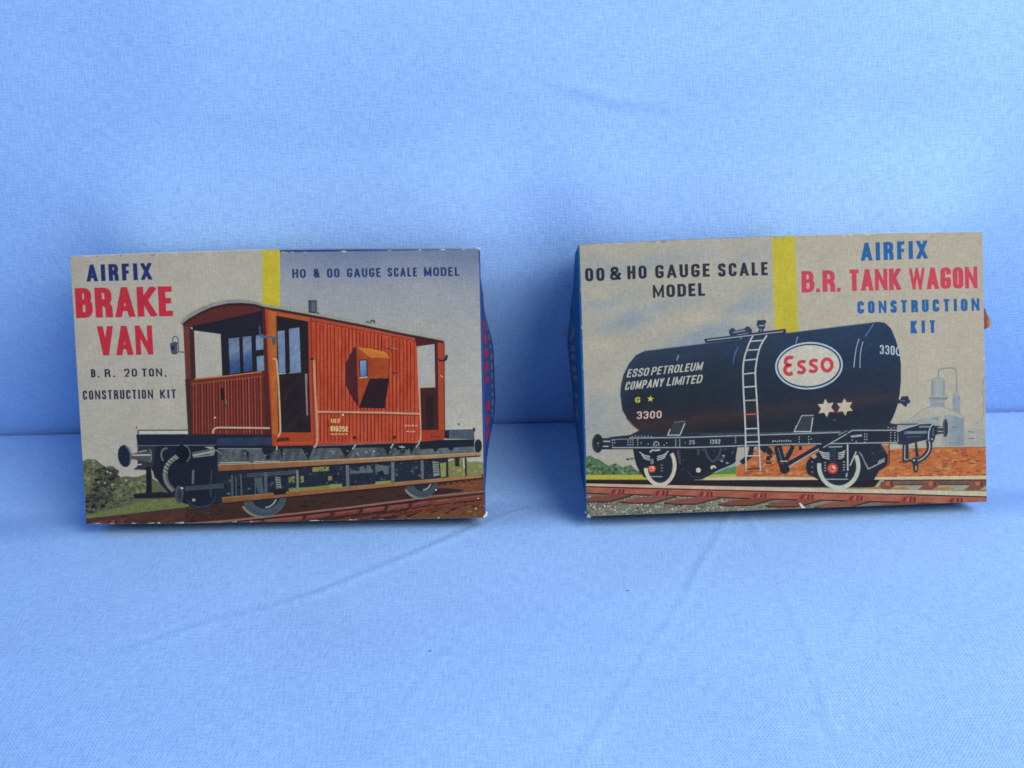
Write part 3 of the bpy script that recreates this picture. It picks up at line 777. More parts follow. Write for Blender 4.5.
    K.poly(wag, [(139, 430.9), (188, 430.5), (188, 434), (139, 434.2)], (186, 180, 166))
    K.line(wag, [(138.4, 434.4), (138.4, 430.5), (188.6, 430.2)], 1.0, (52, 54, 60)); K.line(wag, [(136.3, 426.4), (136.8, 428.6)], 1.0, (60, 60, 64))
    K.poly(wag, [(138, 446), (156, 446), (154, 466), (150, 470), (133.6, 469.4), (138, 466)], (46, 48, 56))
    K.line(wag, [(138, 464.6), (142, 464.4)], .9, (196, 192, 182))
    K.poly(wag, [(146.5, 467), (151.4, 467), (152.2, 496), (147, 496)], (24, 25, 32))
    K.poly(wag, [(134, 494), (160, 492), (173, 493), (173, 497.4), (135, 498.4)], (30, 30, 36))
    K.line(wag, [(152.6, 471), (153.4, 478), (158, 481)], 1.6, (158, 152, 136))
    # buffers
    bf = K.part('buffer', wag)
    K.poly(bf, [(131, 454), (152, 450.6), (152.4, 463), (131.4, 458.6)], (72, 75, 78)); K.line(bf, [(132, 455.2), (151, 455.0)], 1.4, (170, 166, 156)); K.line(bf, [(139, 452), (147, 450.4)], 1.0, (150, 148, 142))
    K.line(bf, arc(149, 455.6, 2.8, 6.5, 0, -80, 80, 12), .8, (120, 122, 122))
    K.ell(bf, 125, 456, 6.7, 11.0, (30, 35, 52), -8); K.line(bf, arc(125.2, 456, 5.6, 9.8, -8, -70, 50, 16), .8, (108, 116, 132))
    bf = K.part('buffer', wag)
    K.poly(bf, [(192, 452.4), (214, 448.4), (214.6, 454.4), (193, 457.4)], (92, 92, 90)); K.line(bf, [(193, 455.6), (213.6, 451.4)], 1.1, (172, 168, 158)); K.line(bf, [(194, 457.2), (213.6, 455)], .9, (130, 130, 126)); K.line(bf, arc(212.6, 451, 1.8, 3.2, 0, 0, 360, 12), .8, (150, 148, 142), closed=True)
    K.ell(bf, 183, 454, 7.8, 9.4, (20, 22, 30)); K.line(bf, arc(183.2, 454, 7.2, 8.8, 0, -85, 60, 16), .8, (112, 112, 108))
    K.line(wag, arc(166, 455, 4.6, 6.6, 0, 120, 290, 14), 1.6, (104, 106, 106))
    # vacuum hose
    ho = K.part('hose', wag)
    pth = smooth([(177.4, 456.4), (172, 460), (167.4, 465), (165.2, 472), (165.8, 480), (169, 486), (174, 491)], 2)
    K.line(ho, pth, 5.0, (88, 88, 84)); K.line(ho, [(x - .8, y - .2) for x, y in pth], 1.8, (128, 126, 116))
    for i in range(1, len(pth) - 1, 1):
        if pth[i][1] < 474: K.line(ho, [(pth[i][0] - 1.9, pth[i][1] - 1.2), (pth[i][0] + 1.9, pth[i][1] + 1.4)], .5, (180, 176, 160) if i % 2 else (52, 52, 52))
    K.ell(ho, 179.4, 494, 4.4, 8.6, (70, 74, 78)); K.ell(ho, 179.8, 494.6, 2.6, 6, (48, 52, 58)); K.poly(ho, blob(182, 488, 2.0, 6), (178, 178, 172))
    K.line(ho, [(193.4, 470), (193, 484)], 2.2, (98, 100, 98))
    # right platform and buffer
    K.grid(wag, (420, 446.5), (474.6, 445), (474.6, 451.8), (420, 454), 16, 2, lambda x, y: jit((88, 94, 96), 12))
    K.poly(wag, [(420, 442.6), (474.6, 439), (474.8, 446), (420, 449)], DK)
    for p in ([(430, 445), (441, 445), (435.5, 452)], [(446, 445), (456, 444), (451, 451.4)]): K.poly(wag, p, DK)
    K.grid(wag, (445, 429), (474, 428.6), (474.3, 439), (446, 438.6), 10, 3, lambda x, y: jit((74, 81, 92), 8))
    K.poly(wag, [(443.6, 431), (449, 430), (449, 438), (443.6, 438)], (30, 32, 42))
    K.line(wag, [(445, 428.7), (473.5, 428.3)], 1.2, (178, 174, 164)); K.poly(wag, [(472.6, 427.4), (475.2, 427.8), (475, 431.4), (472.8, 431)], (36, 38, 46))
    K.ell(wag, 458.7, 424, 1.1, 1.1, (48, 48, 54), n=8)
    bf = K.part('buffer', wag)
    K.line(bf, [(474.4, 440), (474.6, 452)], .8, (130, 134, 134)); K.ell(bf, 478.2, 445.6, 3.7, 6.7, (30, 35, 46))

    # van body, end first
    end = K.part('end_wall', wag)
    K.poly(end, [(182.9, 324), (188, 319.6), (198.7, 314.2), (212.7, 307.4), (228, 303.8), (242, 303.8), (256, 305.2), (264.3, 307.6), (266, 315), (240, 319), (192, 327.5), (183, 328)], (86, 39, 36))
    K.poly(end, [(192.2, 326), (225.6, 319), (264, 310.2), (266, 372), (223, 377), (194, 379)], (31, 30, 39))
    K.poly(end, [(193.6, 330.6), (220.4, 334.2), (222.1, 376.3), (195.2, 378.6)], (171, 163, 148))
    K.poly(end, [(183, 326.6), (189, 327), (191, 381), (185.6, 381)], (102, 52, 43)); K.poly(end, [(189, 327), (194, 331), (195.8, 379), (191, 381)], (62, 34, 36))
    K.poly(end, [(185.4, 379), (190, 379), (193, 435), (188.6, 435)], (60, 38, 34))
    K.poly(end, [(190, 379.6), (264.4, 370.8), (272, 434.4), (192.6, 434.4)], (97, 36, 29))
    K.line(end, [(194.6, 379.0), (222, 376.6), (262, 371.6)], 1.1, (190, 112, 66))
    K.poly(end, [(191, 380.4), (263, 372.6), (263, 376), (191, 384)], (104, 46, 32)); K.line(end, [(191, 384.2), (262, 376.2)], .8, (147, 77, 48))
    K.batch(190, 376, 266, 434)
    for i in range(24):
        x = 193.4 + i * 2.92; K.line(end, [(x, 384.4 - (x - 191) * .112), (x + .8 - (x - 227) * -.012, 433.6)], .75 if i % 2 else .55, jit((168, 88, 62), 14) if i % 2 else jit((148, 72, 54), 12))
    K.end()
    K.batch(190, 376, 266, 434)
    for i in range(12):
        x = 195 + i * 5.8; K.line(end, [(x, 385 - (x - 191) * .112), (x + 1, 433.6)], .8, (78, 30, 28))
    K.end()
    K.poly(end, [(220.4, 387), (223.6, 388.4), (224.4, 401), (221, 399)], (32, 26, 28)); K.line(end, [(225, 400.4), (226, 404), (226.8, 409.4)], 1.5, (74, 74, 60)); K.line(end, [(226, 399), (227, 404)], .6, (150, 120, 80))
    K.ell(end, 215.3, 417.5, .8, .8, (220, 200, 190), n=8)
    K.poly(end, [(262, 309), (269, 310.6), (272.6, 434.4), (265.6, 434.4)], (76, 33, 30))
    gr = K.part('handrail', wag)
    K.line(gr, smooth([(213, 433.4), (213.4, 430), (216, 427.6), (222, 427.4), (270, 428)], 2), 1.7, (186, 158, 134)); K.line(gr, [(216, 429.2), (269, 429.5)], .6, (70, 30, 28))
    for p in ([(228.6, 338.6), (239.1, 337.4), (240.3, 372.6), (230, 374)], [(242.6, 336.9), (251.2, 336), (252.6, 371), (243.8, 372.2)]):
        wn = K.part('window', end)
        K.grid(wn, p[0], p[1], p[2], p[3], 4, 16, lambda x, y: jit(ramp([(336, (92, 104, 124)), (350, (112, 126, 146)), (360, (62, 84, 122)), (372, (48, 68, 108))], y + (x - 240) * .25), 8))
    for p in ([(256, 335.7), (263.4, 334.5), (263.4, 349.4), (256, 350.4)], [(256.7, 356.6), (263.9, 355.4), (264.3, 370.4), (257.3, 371.2)]):
        wn = K.part('window', end); K.grid(wn, p[0], p[1], p[2], p[3], 3, 5, lambda x, y: jit((112, 130, 154), 10))

    side = K.part('side_wall', wag)
    K.poly(side, [(265, 308.6), (311, 316.6), (380, 330), (414.5, 336.6), (443.8, 341), (444.4, 439), (418, 441.6), (372, 443.2), (314, 445), (272.6, 446)], (164, 62, 36))
    # planks: fine variation board by board, then the dark joints
    xs = [312.6 + 3.62 * i for i in range(30)]
    def top_y(x): return 317 + (x - 310.4) * .193
    K.batch(311, 318, 421, 444)
    for a, b in zip(xs[:-1], xs[1:]):
        K.grid(side, (a, top_y(a) + 2), (b, top_y(b) + 2), (b + .6, 442.4), (a + .6, 443), 1, 8, lambda x, y: jit((178, 68, 40), 11))
    K.end(); K.batch(311, 318, 421, 444)
    for x in xs[1:-1]:
        y0 = top_y(x) + 4 + random.uniform(-1.2, 2)
        K.line(side, [(x, y0), (x + .4, 380), (x + .6, 441.5)], [random.uniform(.6, .95), .8, random.uniform(.55, .9)], jit((62, 22, 22), 10))
    K.end()
    K.line(side, [(311, 318.6), (380, 332), (416, 339.2)], 1.5, (157, 70, 43)); K.line(side, [(312, 320.6), (415, 340.6)], .7, (99, 37, 28))
    K.line(side, [(310.8, 317), (312, 360), (314.6, 443)], .9, (108, 41, 30))
    # door opening with the compartment seen through it
    dr = K.part('door_opening', side)
    K.poly(dr, [(268.2, 311.4), (310.4, 317.6), (309, 321.6), (276.4, 315.4), (276.6, 372), (268.6, 372)], (164, 82, 38))
    K.poly(dr, [(276.2, 315.6), (308.2, 321.3), (309.2, 380), (311.2, 432.4), (281.6, 432.4), (278.6, 380)], (34, 28, 33))
    K.grid(dr, (279.6, 376), (308.8, 376), (311, 432), (281.6, 432), 6, 8, lambda x, y: jit((38, 29, 32), 5))
    K.line(dr, [(279, 373.9), (286, 373.1)], 1.0, (150, 152, 158)); K.line(dr, [(289, 373), (301, 371.8)], .9, (130, 134, 142))
    for p in ([(277.6, 331.2), (284.6, 330.4), (285.5, 372), (279.2, 373.2)], [(289, 328.8), (299.3, 327.4), (301, 371.2), (290.2, 372.4)]):
        wn = K.part('window', side); K.grid(wn, p[0], p[1], p[2], p[3], 4, 14, lambda x, y: jit((112, 128, 152), 11))
    K.line(dr, [(306.2, 373.6), (306.4, 390), (307.4, 415)], [2.4, 1.7, 1.5], (138, 112, 108))
    K.poly(dr, [(274, 433), (281.5, 432.3), (311.4, 432.3), (313.8, 444.2), (274, 445)], (159, 63, 30)); K.poly(dr, [(278.6, 438), (289, 437), (290, 440.6), (276, 441.6)], (82, 32, 28))
    K.line(dr, [(274.4, 443.4), (313, 442.6)], 1.1, (173, 80, 42))
    post = K.part('corner_post', wag)
    K.grid(post, (269, 311), (276.2, 312), (278.2, 434.6), (272.6, 434.6), 2, 16, lambda x, y: jit((169, 89, 38), 7))
    K.line(post, [(276.6, 316), (277.6, 372), (278.8, 432)], .8, (86, 41, 30))
    lb = K.part('lamp_bracket', wag)
    K.line(lb, [(259, 334.4), (264, 336.6), (276, 338)], 2.6, (78, 92, 112)); K.line(lb, [(259.8, 326), (260, 336)], 1.8, (68, 80, 100)); K.poly(lb, [(271.8, 336.6), (275.6, 336.6), (275.8, 344.6), (272.6, 344.8)], (80, 84, 72))
    hr = K.part('handrail', wag); K.line(hr, smooth([(272.6, 358.6), (276.6, 359), (277.2, 364), (278.8, 385), (280.6, 425), (280.6, 433), (278, 436.6)], 2), 1.6, (186, 156, 118))
    hr = K.part('handrail', wag); K.line(hr, smooth([(311.2, 360), (313.8, 358.6), (314.4, 366), (315, 385), (317.6, 430), (317.4, 441), (316, 446.4), (313.6, 446.6)], 2), 1.9, (176, 142, 108)); K.ell(hr, 312.2, 359, 1.7, 1.5, (48, 26, 30), n=8)
    hr = K.part('handrail', wag); K.line(hr, smooth([(417.4, 345.4), (418.6, 380), (420.4, 414), (421.4, 438), (418.4, 442)], 2), 1.6, (184, 148, 114))
    hr = K.part('handrail', wag); K.line(hr, [(317.2, 411.6), (380, 412.3), (420, 413.6)], 1.8, (186, 140, 108)); K.line(hr, [(318, 413.2), (419, 415)], .6, (84, 32, 28)); K.ell(hr, 343, 414.6, 1, .9, (225, 205, 195), n=8)
    # ducket
    dk = K.part('side_lookout', side)
    K.poly(dk, [(354.2, 346.6), (345.6, 363), (345.2, 372), (346, 385), (351, 396), (358.8, 407.4), (357.4, 350)], (72, 30, 35))
    K.grid(dk, (356.4, 347.4), (389.6, 356), (388.6, 380), (358.6, 407), 8, 8, lambda x, y: jit((154, 63, 31), 6))
    K.poly(dk, [(357, 347), (371, 348.6), (385.2, 352), (390, 358), (370, 357.4)], [(189, 112, 44), (196, 123, 47), (200, 126, 51), (188, 103, 42), (191, 108, 42)])
    K.line(dk, [(369.6, 357.2), (370, 378)], .6, (135, 52, 30)); K.line(dk, [(389.6, 358), (388.4, 379)], .8, (93, 36, 28))
    K.poly(dk, [(369.6, 378.4), (389.2, 378.2), (384.8, 408.2), (358.8, 407.6)], (41, 25, 26)); K.ell(dk, 380, 378.4, 1.2, 1, (40, 24, 26), n=8)
    wn = K.part('window', side); K.poly(wn, [(358.8, 359.6), (367.4, 359), (368, 377), (359.6, 378)], (52, 40, 46))
    K.poly(wn, [(360, 360.6), (366.2, 360.2), (366.6, 375.8), (360.6, 376.6)], [(128, 146, 166), (120, 140, 166), (60, 96, 150), (80, 112, 156)]); K.line(wn, [(359.6, 377.6), (367.4, 376.8)], .9, (196, 176, 150))
    for a, b in (((386, 348.4), (394.6, 349)), ((391, 372), (398, 373)), ((391, 347), (391.6, 352)), ((393.6, 371), (394, 375))): K.line(side, [a, b], .9, (70, 40, 36))
    K.line(side, [(390.6, 348.2), (396.6, 348.6)], .6, (176, 130, 110))
    for x, y in ((354.6, 437.4), (394.4, 437)): K.ell(side, x, y, 2.0, 1.7, (58, 30, 30), n=10)
    nl = K.part('number_lettering', side)
    K.text(nl, '107', 331.2, 339.8, 422.6, 422.8, 4.0, 1.0, (212, 182, 118), 0, .25)
    K.text(nl, '91625E', 330.6, 348.2, 431.0, 431.4, 5.2, 1.1, (216, 186, 120), 0, .10)
    for i in range(5): K.line(nl, [(331 + i * 3.5, 433.8 + (i % 2) * .3), (333.4 + i * 3.5, 434 - (i % 3) * .2)], 1.2, (206, 172, 106))
    for i in range(4): K.line(nl, [(405 + i * 3.4, 425 + (i % 2) * .4), (407.2 + i * 3.4, 425.4)], 1.3, (206, 154, 132))
    for i in range(3): K.line(nl, [(407 + i * 3.0, 431 + (i % 2) * .4), (408.8 + i * 3.0, 431.3)], 1.3, (206, 154, 132))
    K.line(side, [(328.2, 420), (328.2, 425), (329.6, 425.6)], .9, (74, 28, 28))
    # far veranda
    vr = K.part('veranda', side)
    K.poly(vr, [(414.6, 337.6), (437.4, 342), (437.4, 345), (416.4, 346.4)], (72, 28, 30))
    K.poly(vr, [(417.2, 346.2), (434.4, 343.8), (435, 387), (418.6, 387.4)], (160, 156, 148)); K.line(vr, [(419, 387.2), (437, 386.4)], 1.0, (170, 150, 128))
    K.poly(vr, [(420.2, 387.8), (438, 387), (438.6, 429.6), (421.4, 430)], (62, 29, 28)); K.poly(vr, [(426, 396), (433, 395), (434, 428), (426, 428)], (40, 26, 27))
    K.poly(vr, [(434.3, 343), (438, 343), (438.6, 388), (435.4, 388)], (64, 33, 38)); K.poly(vr, [(437.6, 342), (443.9, 341), (444.4, 431), (438.6, 431)], (157, 63, 38))
    K.poly(vr, [(421.4, 430), (444.4, 429.4), (444.2, 438.6), (421.6, 440.4)], (149, 53, 31)); K.line(vr, [(431, 434), (431.6, 436.2), (440.6, 436)], .8, (84, 34, 30)); K.line(vr, [(443.9, 342), (444.6, 431)], .9, (80, 30, 30))
    K.line(vr, [(440, 375), (443, 377)], .9, (210, 150, 110))
    # roof
    rf = K.part('roof', wag)
    out = [(181, 323), (184, 318.6), (188, 314.6), (198.7, 308.6), (212.7, 302.9), (225.6, 300.5), (239.7, 299.5), (251.4, 300.7), (262, 304.2), (282, 307.2), (314, 313), (360, 322), (400, 330.6), (430, 336.4), (443.8, 340)]
    inn = [(183, 324.4), (185.4, 321.6), (188.6, 318.8), (198.9, 312.8), (212.8, 306.6), (227, 303.4), (241, 302.8), (254, 303.8), (263, 306.4), (282, 309.4), (314, 315.2), (360, 324), (400, 332.2), (430, 337.8), (443.8, 340.8)]
    L = K.layer(out + inn)
    for i in range(len(out) - 1): K.poly(rf, [out[i], out[i + 1], inn[i + 1], inn[i]], jit((134, 134, 128) if i < 8 else (150, 146, 130), 6), L)
    K.line(rf, [(183, 324.6), (188.6, 319.6), (198.9, 313.8), (212.8, 307.4), (228, 304.2), (242, 303.8), (255, 304.8), (264, 307.8), (282, 311), (314, 316.6), (360, 325.4), (400, 333.8), (443.6, 342)], [1.4] * 7 + [1.2, 2.0, 2.0, 1.8, 1.8, 2.2], (56, 28, 34))
    ch = K.part('chimney', wag)
    K.grid(ch, (308.8, 301), (316.6, 301), (316.9, 311.8), (309.2, 311.4), 4, 1, lambda x, y: ramp([(309, (42, 46, 58)), (313, (98, 102, 112)), (315, (86, 88, 98)), (317, (40, 40, 48))], x))
    K.line(ch, [(308.4, 300.9), (317, 300.9)], 1.2, (48, 52, 64)); K.line(ch, [(308.6, 312), (319, 313.2)], 1.2, (48, 46, 48))
    K.line(ch, arc(372.6, 321.8, 2.0, 1.7, 0, 150, 400, 12), 1.0, (44, 44, 50)); K.line(ch, [(366, 321.4), (371, 321.8)], .9, (90, 90, 88))
    # lamps
    lp = K.part('side_lamp', wag)
    K.line(lp, smooth([(172.4, 341.6), (172.6, 338), (174.4, 336.4), (177, 337), (178, 340), (178.2, 344)], 2), 1.0, (72, 76, 86))
    K.poly(lp, smooth([(169.8, 343.6), (174, 341.6), (178.8, 343), (178.9, 353), (175, 354.8), (170.8, 354), (169.8, 343.6)], 1), (70, 73, 84)); K.poly(lp, blob(172.6, 347.6, 2.3, 8, 1.1), (36, 38, 46)); K.line(lp, [(177.4, 344), (177.6, 352.6)], 1.0, (120, 124, 132))
    K.line(lp, [(178.6, 352), (184, 352.4)], 1.1, (52, 54, 62))
    lp = K.part('side_lamp', wag)
    K.line(lp, [(438.4, 358.6), (440, 360.6), (444.8, 360)], 1.5, (52, 30, 38)); K.line(lp, smooth([(444.4, 360), (446.4, 358.6), (446.6, 354.6)], 2), 2.2, (42, 40, 48))
    worn_edges(K, panel, [(69.3, 257.2), (479.6, 248.4), (484.8, 518), (85.6, 524.2)], 70, 4)
    K.finish()
    return root
brake_van_box()

# ------------------------------------------------------------------ right carton: tank wagon kit
def tank_wagon_box():
    KI[:] = [1.10, 1.14, 1.27]       # inks set darker here to offset the stronger lamp light on this front
    root = kit_root('kit_box', .07843, .22708, .02113, .50236, BOX_D,
                    'cream and blue card kit box with a black railway tank wagon pictured on its front')
    K = Kit(root, [(578.0, 244.33), (983.2, 231.4), (987.35, 502.0), (586.45, 516.8)], BOX_W, .0778, BOX_D,
            [(-.058, 0), (-.03, .0004), (0, .0006), (.03, .0004), (.058, 0)], [(-.058, 0), (.058, 0)])
    bulge = [(0, -.0022), (.15, -.0008), (.40, .0008), (.66, .0020), (.74, .0010), (.9, -.0006), (1, -.0012)]
    BLUE = (26, 84, 146)
    body, flap = carton(K, [(-9, (40, 92, 150)), (-.0016, (188, 176, 64)), (.0047, (236, 222, 202))], (36, 94, 154), -1, bulge, (118, 112, 108))  # top cream lightened here too, to strengthen the bounce behind the box
    flap_text(K, flap, -1, bulge, 'AIRFIX', .72, .34, .38, .76, .022, (112, 128, 138))
    flap_text(K, flap, -1, bulge, 'B R TANK WAGON', .90, .12, .84, .97, .012, (96, 112, 130))
    frayed_corner(K, body, (-BOX_W / 2 + .0006, .0003, .0006), .0012, (190, 200, 215), 11)
    # torn strip of the far end flap sticking out past the edge
    bm = bmesh.new()
    zz = .0528
    prof = [(-.0004, .0040), (.0010, .0030), (.0020, .0012), (.0040, -.0012), (.0032, -.0022), (.0014, -.0028), (-.0004, -.0034)]
    f = [bm.verts.new((BOX_W / 2 + x, .0012 + .0014 * (x / .0026), zz + z)) for x, z in prof]
    b = [bm.verts.new((BOX_W / 2 + x, .0018 + .0014 * (x / .0026), zz + z)) for x, z in prof]
    bm.faces.new(f[::-1]); bm.faces.new(b)
    for i in range(len(prof)): bm.faces.new([f[i - 1], f[i], b[i], b[i - 1]])
    bmesh.ops.recalc_face_normals(bm, faces=bm.faces)
    me = bpy.data.meshes.new('torn_flap'); bm.to_mesh(me); bm.free()
    at = me.color_attributes.new('ink', 'FLOAT_COLOR', 'POINT')
    for i, v in enumerate(me.vertices):
        k = v.co.x - BOX_W / 2
        at.data[i].color = ink(lerp((104, 48, 40), (186, 160, 130), min(1, max(0, (k - .0008) / .0028))))
    me.materials.append(M_PRINT)
    o = bpy.data.objects.new('torn_flap', me); COL.objects.link(o); o.parent = body; o['label'] = 'torn brown scrap of card'

    panel = K.part('front_panel')
    K.grid(panel, (570, 225), (995, 225), (995, 525), (570, 525), 40, 28, lambda x, y: lerp((174, 165, 146), (168, 156, 138), max(0, min(1, (262 - y) / 40)) * .5 + .4 * max(0, min(1, (x - 965) / 20))))
    sky = K.part('sky_print', panel)
    puffs = [(628, 322, 30, 11, -.35, 1.2), (606, 302, 30, 9, -.25, .9), (722, 328, 40, 12, -.45, 1.2), (748, 305, 26, 11, -.5, 1.1), (690, 344, 40, 11, -.2, 1.0), (600, 418, 26, 30, 0, .8), (660, 262, 56, 8, -.2, .8), (598, 270, 18, 14, 0, .7), (750, 258, 26, 9, -.3, .6), (684, 300, 30, 10, -.3, .7), (645, 395, 30, 20, 0, .6), (755, 345, 24, 16, 0, .8)]
    warm = [(608, 345, 16, 8, .8), (740, 318, 20, 8, .7), (600, 296, 18, 6, .6), (700, 318, 22, 7, .5), (612, 385, 14, 16, .5)]
    def skyc(x, y):
        a = sum(w * math.exp(-((x - cx) / rx) ** 2 - ((y - cy - (x - cx) * sl) / ry) ** 2) for cx, cy, rx, ry, sl, w in puffs)
        b = sum(w * math.exp(-((x - cx) / rx) ** 2 - ((y - cy) / ry) ** 2) for cx, cy, rx, ry, w in warm)
        a *= .75 + .5 * noise.noise((x * .05, y * .08, 3)); c = lerp((170, 162, 146), (140, 149, 153), max(0, min(1, a)))
        return lerp(c, (186, 172, 146), max(0, min(1, b)) * .8)
    K.grid(sky, (572, 236), (772, 230), (776, 478), (572, 480), 60, 70, skyc)
    st = K.part('yellow_stripe', panel)
    K.poly(st, [(771.5, 228), (794.2, 228), (798.6, 336), (775.2, 338)], (186, 170, 54))
    bl = K.part('blue_edging', panel)
    K.poly(bl, [(570, 240), (771.6, 232), (771.6, 236.8), (570, 243.8)], (52, 104, 158))
    bl = K.part('blue_edging', panel)
    K.poly(bl, [(570, 240), (579.4, 240), (588.2, 520), (570, 520)], (26, 80, 138))
    bl = K.part('blue_edging', panel)
    K.poly(bl, [(580, 515.4), (770, 509), (770, 520), (580, 526)], (40, 72, 112))

    RED, BL2 = (190, 64, 80), (30, 92, 150)
    T = K.part('title_lettering', panel); T.label = 'light blue maker lettering above the red title'
    K.text(T, 'AIRFIX', 861, 927.4, 261.1, 258.7, 18.2, 4.35, BL2, -.02, .19)
    T = K.part('title_lettering', panel); T.label = 'red one line title'
    for w, a, b, yl, yr in (('B', 801.6, 814.6, 292.8, 292.4), ('R', 822.6, 835.4, 292.1, 291.8), ('TANK', 849, 900.9, 291.3, 290), ('WAGON', 909, 977.6, 289.8, 288.2)):
        K.text(T, w, a, b, yl, yr, 21.6, 5.0, RED, -.02, .07)
    for x, y in ((818, 290.6), (838.7, 290)): K.poly(T, [(x - 1.8, y - 2), (x + 1.8, y - 2), (x + 1.8, y + 1.8), (x - 1.8, y + 1.8)], RED)
    T = K.part('title_lettering', panel); T.label = 'smaller light blue lettering under the red title'
    K.text(T, 'CONSTRUCTION', 857.4, 979.4, 313.8, 310.8, 12.5, 3.2, BL2, -.02, .31)
    K.text(T, 'KIT', 910.6, 935.4, 333.6, 332.8, 12.7, 3.4, BL2, -.02, .36)
    T = K.part('small_lettering', panel)
    INK = (40, 42, 56)
    for w, a, b, yl, yr in (('OO', 585.2, 604.6, 281.6, 281), ('&', 610, 621, 280.4, 280), ('HO', 627.4, 646.8, 279.4, 278.8), ('GAUGE', 655.3, 710.2, 278.6, 276.8), ('SCALE', 718.1, 768.2, 276.9, 275.3)):
        K.text(T, w, a, b, yl, yr, 13.3, 3.3, INK, -.03, .22)
    K.text(T, 'MODEL', 653, 705.4, 298.1, 295.9, 12.9, 3.3, INK, -.03, .18)

    # refinery and wall behind
    land = K.part('landscape_print', panel)
    GB = (146, 150, 150)
    K.grid(land, (931.3, 380), (944.8, 380), (944.8, 397), (931.3, 397), 5, 1, lambda x, y: ramp([(931, (118, 128, 136)), (936, (160, 160, 154)), (941, (156, 156, 150)), (945, (126, 134, 140))], x))
    K.poly(land, arc(938, 380.4, 6.8, 3.6, 0, 180, 360, 12), (150, 152, 150))
    K.line(land, smooth([(938.4, 377), (938.4, 370), (941, 368.6), (954, 367.8), (956.6, 370.6), (956.6, 396)], 1), 1.1, (126, 131, 136))
    K.poly(land, [(928.4, 396.4), (948.4, 396.4), (947, 399.8), (929.6, 399.8)], (120, 128, 136)); K.line(land, [(929, 396.6), (948, 396.6)], .8, (172, 166, 150))
    K.grid(land, (930.2, 400), (944.8, 400), (944.8, 407), (930.2, 407), 4, 1, lambda x, y: jit((138, 144, 148), 6))
    K.poly(land, [(952.4, 396), (960.2, 396), (960.6, 415), (952.4, 412)], (136, 144, 150)); K.poly(land, [(953, 392.6), (958, 393), (960, 396), (952.6, 396)], (150, 154, 152))
    dome = [(908, 421), (914, 416.5), (921, 410.6), (929, 406.6), (941, 406.5), (955.3, 411.6), (963.5, 417), (964, 446), (900, 448)]
    K.poly(land, dome, (168, 162, 146))
    K.grid(land, (944, 414), (963.4, 418), (963.9, 446), (940, 446), 8, 10, lambda x, y: jit(lerp((160, 158, 148), (126, 138, 146), min(1, (x - 940) / 18)), 5))
    K.grid(land, (900, 422), (940, 416), (940, 426), (896, 432), 10, 6, lambda x, y: jit((146, 151, 151), 6))
    K.line(land, [(908, 421), (914, 416.4), (921, 410.6), (929, 406.6), (941, 406.4), (955.3, 411.4), (963.6, 416.8), (963.9, 446)], .7, (136, 140, 142))
    K.poly(land, [(964, 428), (986, 430), (986, 448), (964, 447)], (160, 156, 146))
    for a, b in (((968, 431.5), (974, 432.2)), ((967.6, 438.8), (974.6, 438.2)), ((951.6, 427.4), (956, 427)), ((932, 418.6), (938, 419))): K.line(land, [a, b], .8, (96, 104, 112))
    K.line(land, smooth([(986, 376), (983, 380), (982.4, 392), (984, 400), (983, 420), (976, 424)], 1), .8, (140, 140, 134))
    wall = K.part('brick_wall_print', panel)
    wp = [(736.2, 466.6), (746, 461), (752, 452), (760, 446), (888, 445), (889, 449), (930, 447.6), (990, 447), (990, 477.4), (736, 478)]
    K.poly(wall, wp, (184, 102, 56)); wl = K.layer(wp)
    for i in range(620):
        x, y = random.uniform(738, 985), random.uniform(448.5, 476)
        if not inside(x, y, wp) or not inside(x + 4, y, wp): continue
        l = random.uniform(2, 7); c = random.choice([(162, 82, 54), (186, 122, 70), (178, 106, 58), (150, 72, 52), (190, 134, 80), (166, 92, 52), (140, 88, 62)])
        K.poly(wall, [(x, y), (x + l, y - .1), (x + l, y + 1.3), (x, y + 1.4)], jit(c, 8), wl + i % 5 * .5)
    for x0, y0, x1, y1 in ((934, 447.6, 986, 447.2),): K.line(wall, [(x0, y0), (x1, y1)], .8, (150, 90, 70))
    green = K.part('bushes_print', panel)
    gp = [(580, 459), (585.4, 457.6), (590, 455.2), (594, 458), (599, 459.4), (604, 463), (608.7, 466), (615.7, 463), (621.6, 467), (631, 465), (635.6, 470), (645, 473), (646, 477), (580, 477)]
    K.poly(green, gp, (84, 104, 76))
    dabs(K, green, gp, 120, .7, 2.4, [(62, 92, 58), (88, 118, 72), (108, 132, 84), (46, 76, 58), (120, 138, 110)], .9)
    K.poly(green, [(708, 475), (718, 470), (727, 467.4), (736.2, 466), (736.2, 476), (708, 476)], (84, 126, 72)); K.poly(green, [(706, 474), (716, 468), (728, 464), (736, 461), (736, 466.4), (727, 468), (716, 472.6)], (142, 158, 164))
    K.poly(green, [(704, 478), (712, 474.6), (736, 473.8), (736, 478.8), (704, 478.8)], (168, 164, 66)); K.poly(green, [(678.6, 478.4), (683.4, 472), (688.4, 478.4)], (164, 166, 118))

    tr = K.part('track_print', panel)
    K.poly(tr, [(580, 475), (648, 474.8), (648, 479.6), (580, 479.6)], (176, 164, 58)); K.line(tr, [(580, 479.8), (648, 479.8)], .8, (120, 110, 60))
    K.poly(tr, [(704, 478), (736, 476.6), (840, 477.6), (986, 475.6), (990, 479.6), (840, 480.4), (704, 480.4)], (196, 178, 142))
    K.poly(tr, [(580, 479.8), (690, 480.2), (885, 479.6), (892, 479.8), (878, 487.4), (810, 487.8), (690, 485.8), (580, 483.6)], (34, 28, 34))
    # ballast below
    K.grid(tr, (580, 486), (990, 488), (990, 512), (580, 522), 60, 8, lambda x, y: jit((116, 112, 96), 14))
